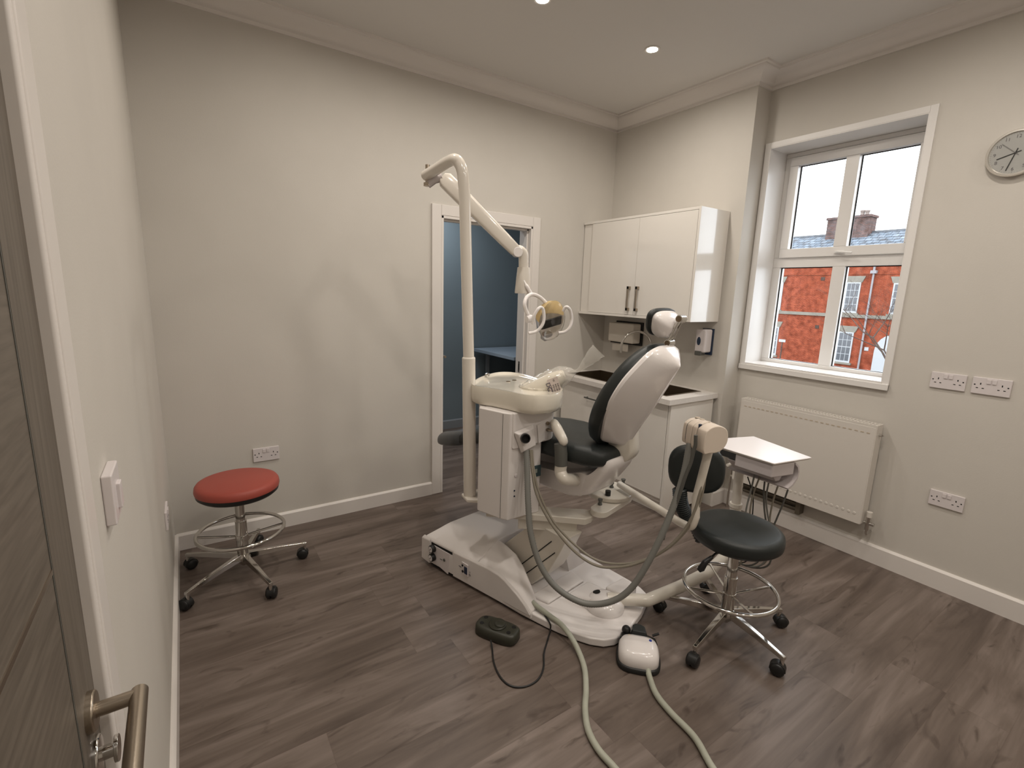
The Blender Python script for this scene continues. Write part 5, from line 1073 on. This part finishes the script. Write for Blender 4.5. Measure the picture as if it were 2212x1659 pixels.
# backrest pad of the black stool (behind the seat seen from the camera)
bo = 0.16
PBk = C3+nv*0.10-Vector((R_.x, R_.y, 0)).normalized()*0.17
bpx = lambda u, v, o=0.0: onp(u, v, PBk+nv*o, nv)
pc = bpx(1504, 1013); hw_ = (bpx(1562, 1013)-bpx(1446, 1013)).length/2; hh_ = (bpx(1504, 966)-bpx(1504, 1062)).length/2
ux = Vector((R_.x, R_.y, 0)).normalized(); ux = (ux+nv*-0.25).normalized(); pn_ = Vector((-ux.y, ux.x, 0)); uz = (Z-ux*0.04).normalized()
def pr2(d, sc): return circ(pc+pn_*d, ux, uz, hw_*sc, hh_*sc*1.05, 36, 2.7)
MB().loft([pr2(-0.026, 0.80), pr2(-0.022, 0.93), pr2(-0.008, 1.0), pr2(0.008, 1.0), pr2(0.022, 0.93), pr2(0.026, 0.80)]).build('backrest_pad', 'black', bst, smooth=60)
bel = cr([bpx(1468, 1055), bpx(1471, 1085), bpx(1482, 1112), bpx(1500, 1130), C3-ux*0.14+Z*0.445], 14)
MB().tube(bel, [0.030+(0.0035 if i % 2 else -0.0035) for i in range(len(bel))], n=20).build('bellows', 'black', bst, smooth=20)
# ================================================================== FOOT CONTROLS
fp = on(2, 0.0, 1072, 1378)
ofc = thing('foot_switch', 'dark olive foot switch on the floor left of the chair base', 'foot pedal', fp)
l0_, r0_ = on(2, 0.03, 1024, 1348), on(2, 0.03, 1124, 1385)
ux2 = Vector((r0_.x-l0_.x, r0_.y-l0_.y, 0)).normalized(); uy2 = Vector((-ux2.y, ux2.x, 0))
fc = on(2, 0.045, 1075, 1352); fc.z = 0
def oc(z, a, b):
    return circ(fc+Z*z, ux2, uy2, a, b, 40, 3.4)
MB().loft([oc(0.001, 0.100, 0.052), oc(0.006, 0.104, 0.056), oc(0.040, 0.102, 0.054), oc(0.047, 0.094, 0.046), oc(0.050, 0.080, 0.034)]).build('pedal_body', 'olive', ofc, smooth=60)
MB().lathe(fc+Z*0.047, Z, [(0, 0), (0.040, 0), (0.040, 0.008), (0.036, 0.012), (0, 0.012)], n=28).build('rocker_disc', 'olive', ofc)
MB().lathe(fc+Z*0.058+ux2*0.012, Z, [(0, 0), (0.026, 0), (0.024, 0.006), (0.012, 0.010), (0, 0.010)], n=24, sx=1.0).build('rocker_button', 'olive', ofc, bevel=0.002)
for x, y in ((-0.072, 0.022), (0.072, 0.022), (0.066, -0.022), (-0.07, -0.02)):
    MB().lathe(fc+Z*0.0465+ux2*x+uy2*y, Z, [(0, 0), (0.011, 0), (0.010, 0.004), (0, 0.004)], n=16).build('corner_button', 'blackp', ofc)
cabp = [(1060, 1383, 0.02), (1063, 1400, 0.005), (1067, 1432, 0.004), (1082, 1464, 0.004), (1105, 1482, 0.004), (1135, 1483, 0.004), (1162, 1468, 0.004), (1174, 1442, 0.004), (1175, 1412, 0.004), (1182, 1385, 0.004), (1189, 1360, 0.010), (1187, 1345, 0.046), (1172, 1322, 0.052), (1160, 1304, 0.056), (1146, 1297, 0.070)]
MB().tube(cr([on(2, z, u, v) for u, v, z in cabp], 8), 0.0038, n=8).build('cable', 'blackp', ofc)
# white foot control with knobs, and the long grey-green hose
wf = on(2, 0, 1380, 1415)
wfc = thing('foot_control', 'white foot control with black pedals and grey-green hose on the floor before the chair base', 'foot pedal', wf)
a_l, a_r = on(2, 0.035, 1337, 1405), on(2, 0.035, 1421, 1420)
vx = Vector((a_r.x-a_l.x, a_r.y-a_l.y, 0)).normalized(); vy = Vector((-vx.y, vx.x, 0))
fcc = on(2, 0.06, 1380, 1400); fcc.z = 0
def wr(z, a, b, n=40, p=3.2, dy=0.0): return circ(fcc+Z*z+vy*dy, vx, vy, a, b, n, p)
MB().loft([wr(0.006, 0.078, 0.070), wr(0.018, 0.086, 0.078), wr(0.055, 0.084, 0.074), wr(0.075, 0.074, 0.062), wr(0.082, 0.055, 0.044), wr(0.084, 0.02, 0.015)]).build('cover', 'white', wfc, smooth=60)
MB().loft([wr(0.0, 0.084, 0.078), wr(0.004, 0.092, 0.086), wr(0.020, 0.092, 0.086), wr(0.024, 0.086, 0.080)]).build('rubber_base', 'blackp', wfc, smooth=60)
MB().loft([[fcc+vx*x+vy*y+Z*z for x, y, z in ((-0.084, 0.045, 0.020), (0.084, 0.035, 0.020), (0.080, 0.088, 0.020), (0.04, 0.104, 0.02), (-0.04, 0.104, 0.02), (-0.080, 0.092, 0.020))], [fcc+vx*x+vy*y+Z*z for x, y, z in ((-0.080, 0.040, 0.070), (0.080, 0.035, 0.070), (0.074, 0.080, 0.062), (0.036, 0.096, 0.062), (-0.036, 0.096, 0.062), (-0.074, 0.084, 0.062))]]).build('pedal_band', 'blackp', wfc, bevel=0.006, seg=3)
MB().loft([[fcc+vx*x+vy*y+Z*0.060 for x, y in ((-0.034, 0.07), (0.040, 0.066), (0.034, 0.118), (0.012, 0.132), (-0.014, 0.132), (-0.030, 0.118))], [fcc+vx*x+vy*y+Z*0.088 for x, y in ((-0.028, 0.072), (0.034, 0.068), (0.028, 0.112), (0.010, 0.124), (-0.012, 0.124), (-0.024, 0.112))]]).build('centre_pedal', 'black', wfc, bevel=0.006, seg=3)
MB().sphere(fcc-vx*0.052+vy*0.094+Z*0.068, 0.020).build('side_knob', 'blackp', wfc)
MB().tube([fcc+vx*0.060+vy*0.080+Z*0.07, fcc+vx*0.088+vy*0.086+Z*0.082], 0.0055, n=10).build('side_lever', 'blackp', wfc)
MB().lathe(fcc+vx*0.048+vy*0.030+Z*0.081, Z, [(0, 0), (0.0065, 0), (0.006, 0.003), (0, 0.003)], n=14).build('blue_dot', 'blue', wfc)
MB().lathe(fcc-vx*0.040+vy*0.046+Z*0.077, Z, [(0, 0), (0.006, 0), (0.006, 0.003), (0, 0.003)], n=14).build('amber_dot', 'beiged', wfc)
hz0 = 0.0125
hp1 = [(1150, 1300, 0.075), (1163, 1312, 0.064), (1190, 1332, 0.060), (1215, 1352, 0.060), (1236, 1380, 0.045), (1252, 1412, 0.014), (1263, 1446, hz0), (1266, 1490, hz0), (1264, 1530, hz0), (1270, 1575, hz0), (1292, 1618, hz0), (1325, 1656, hz0), (1390, 1730, hz0), (1480, 1800, hz0), (1570, 1800, hz0), (1590, 1740, hz0), (1535, 1652, hz0), (1500, 1592, hz0), (1450, 1540, hz0), (1418, 1500, hz0), (1403, 1462, hz0), (1400, 1446, 0.022), (1398, 1432, 0.030)]
MB().tube(cr([on(2, z, u, v) for u, v, z in hp1], 8), 0.0118, n=14).build('hose', 'floorhose', wfc, smooth=70)
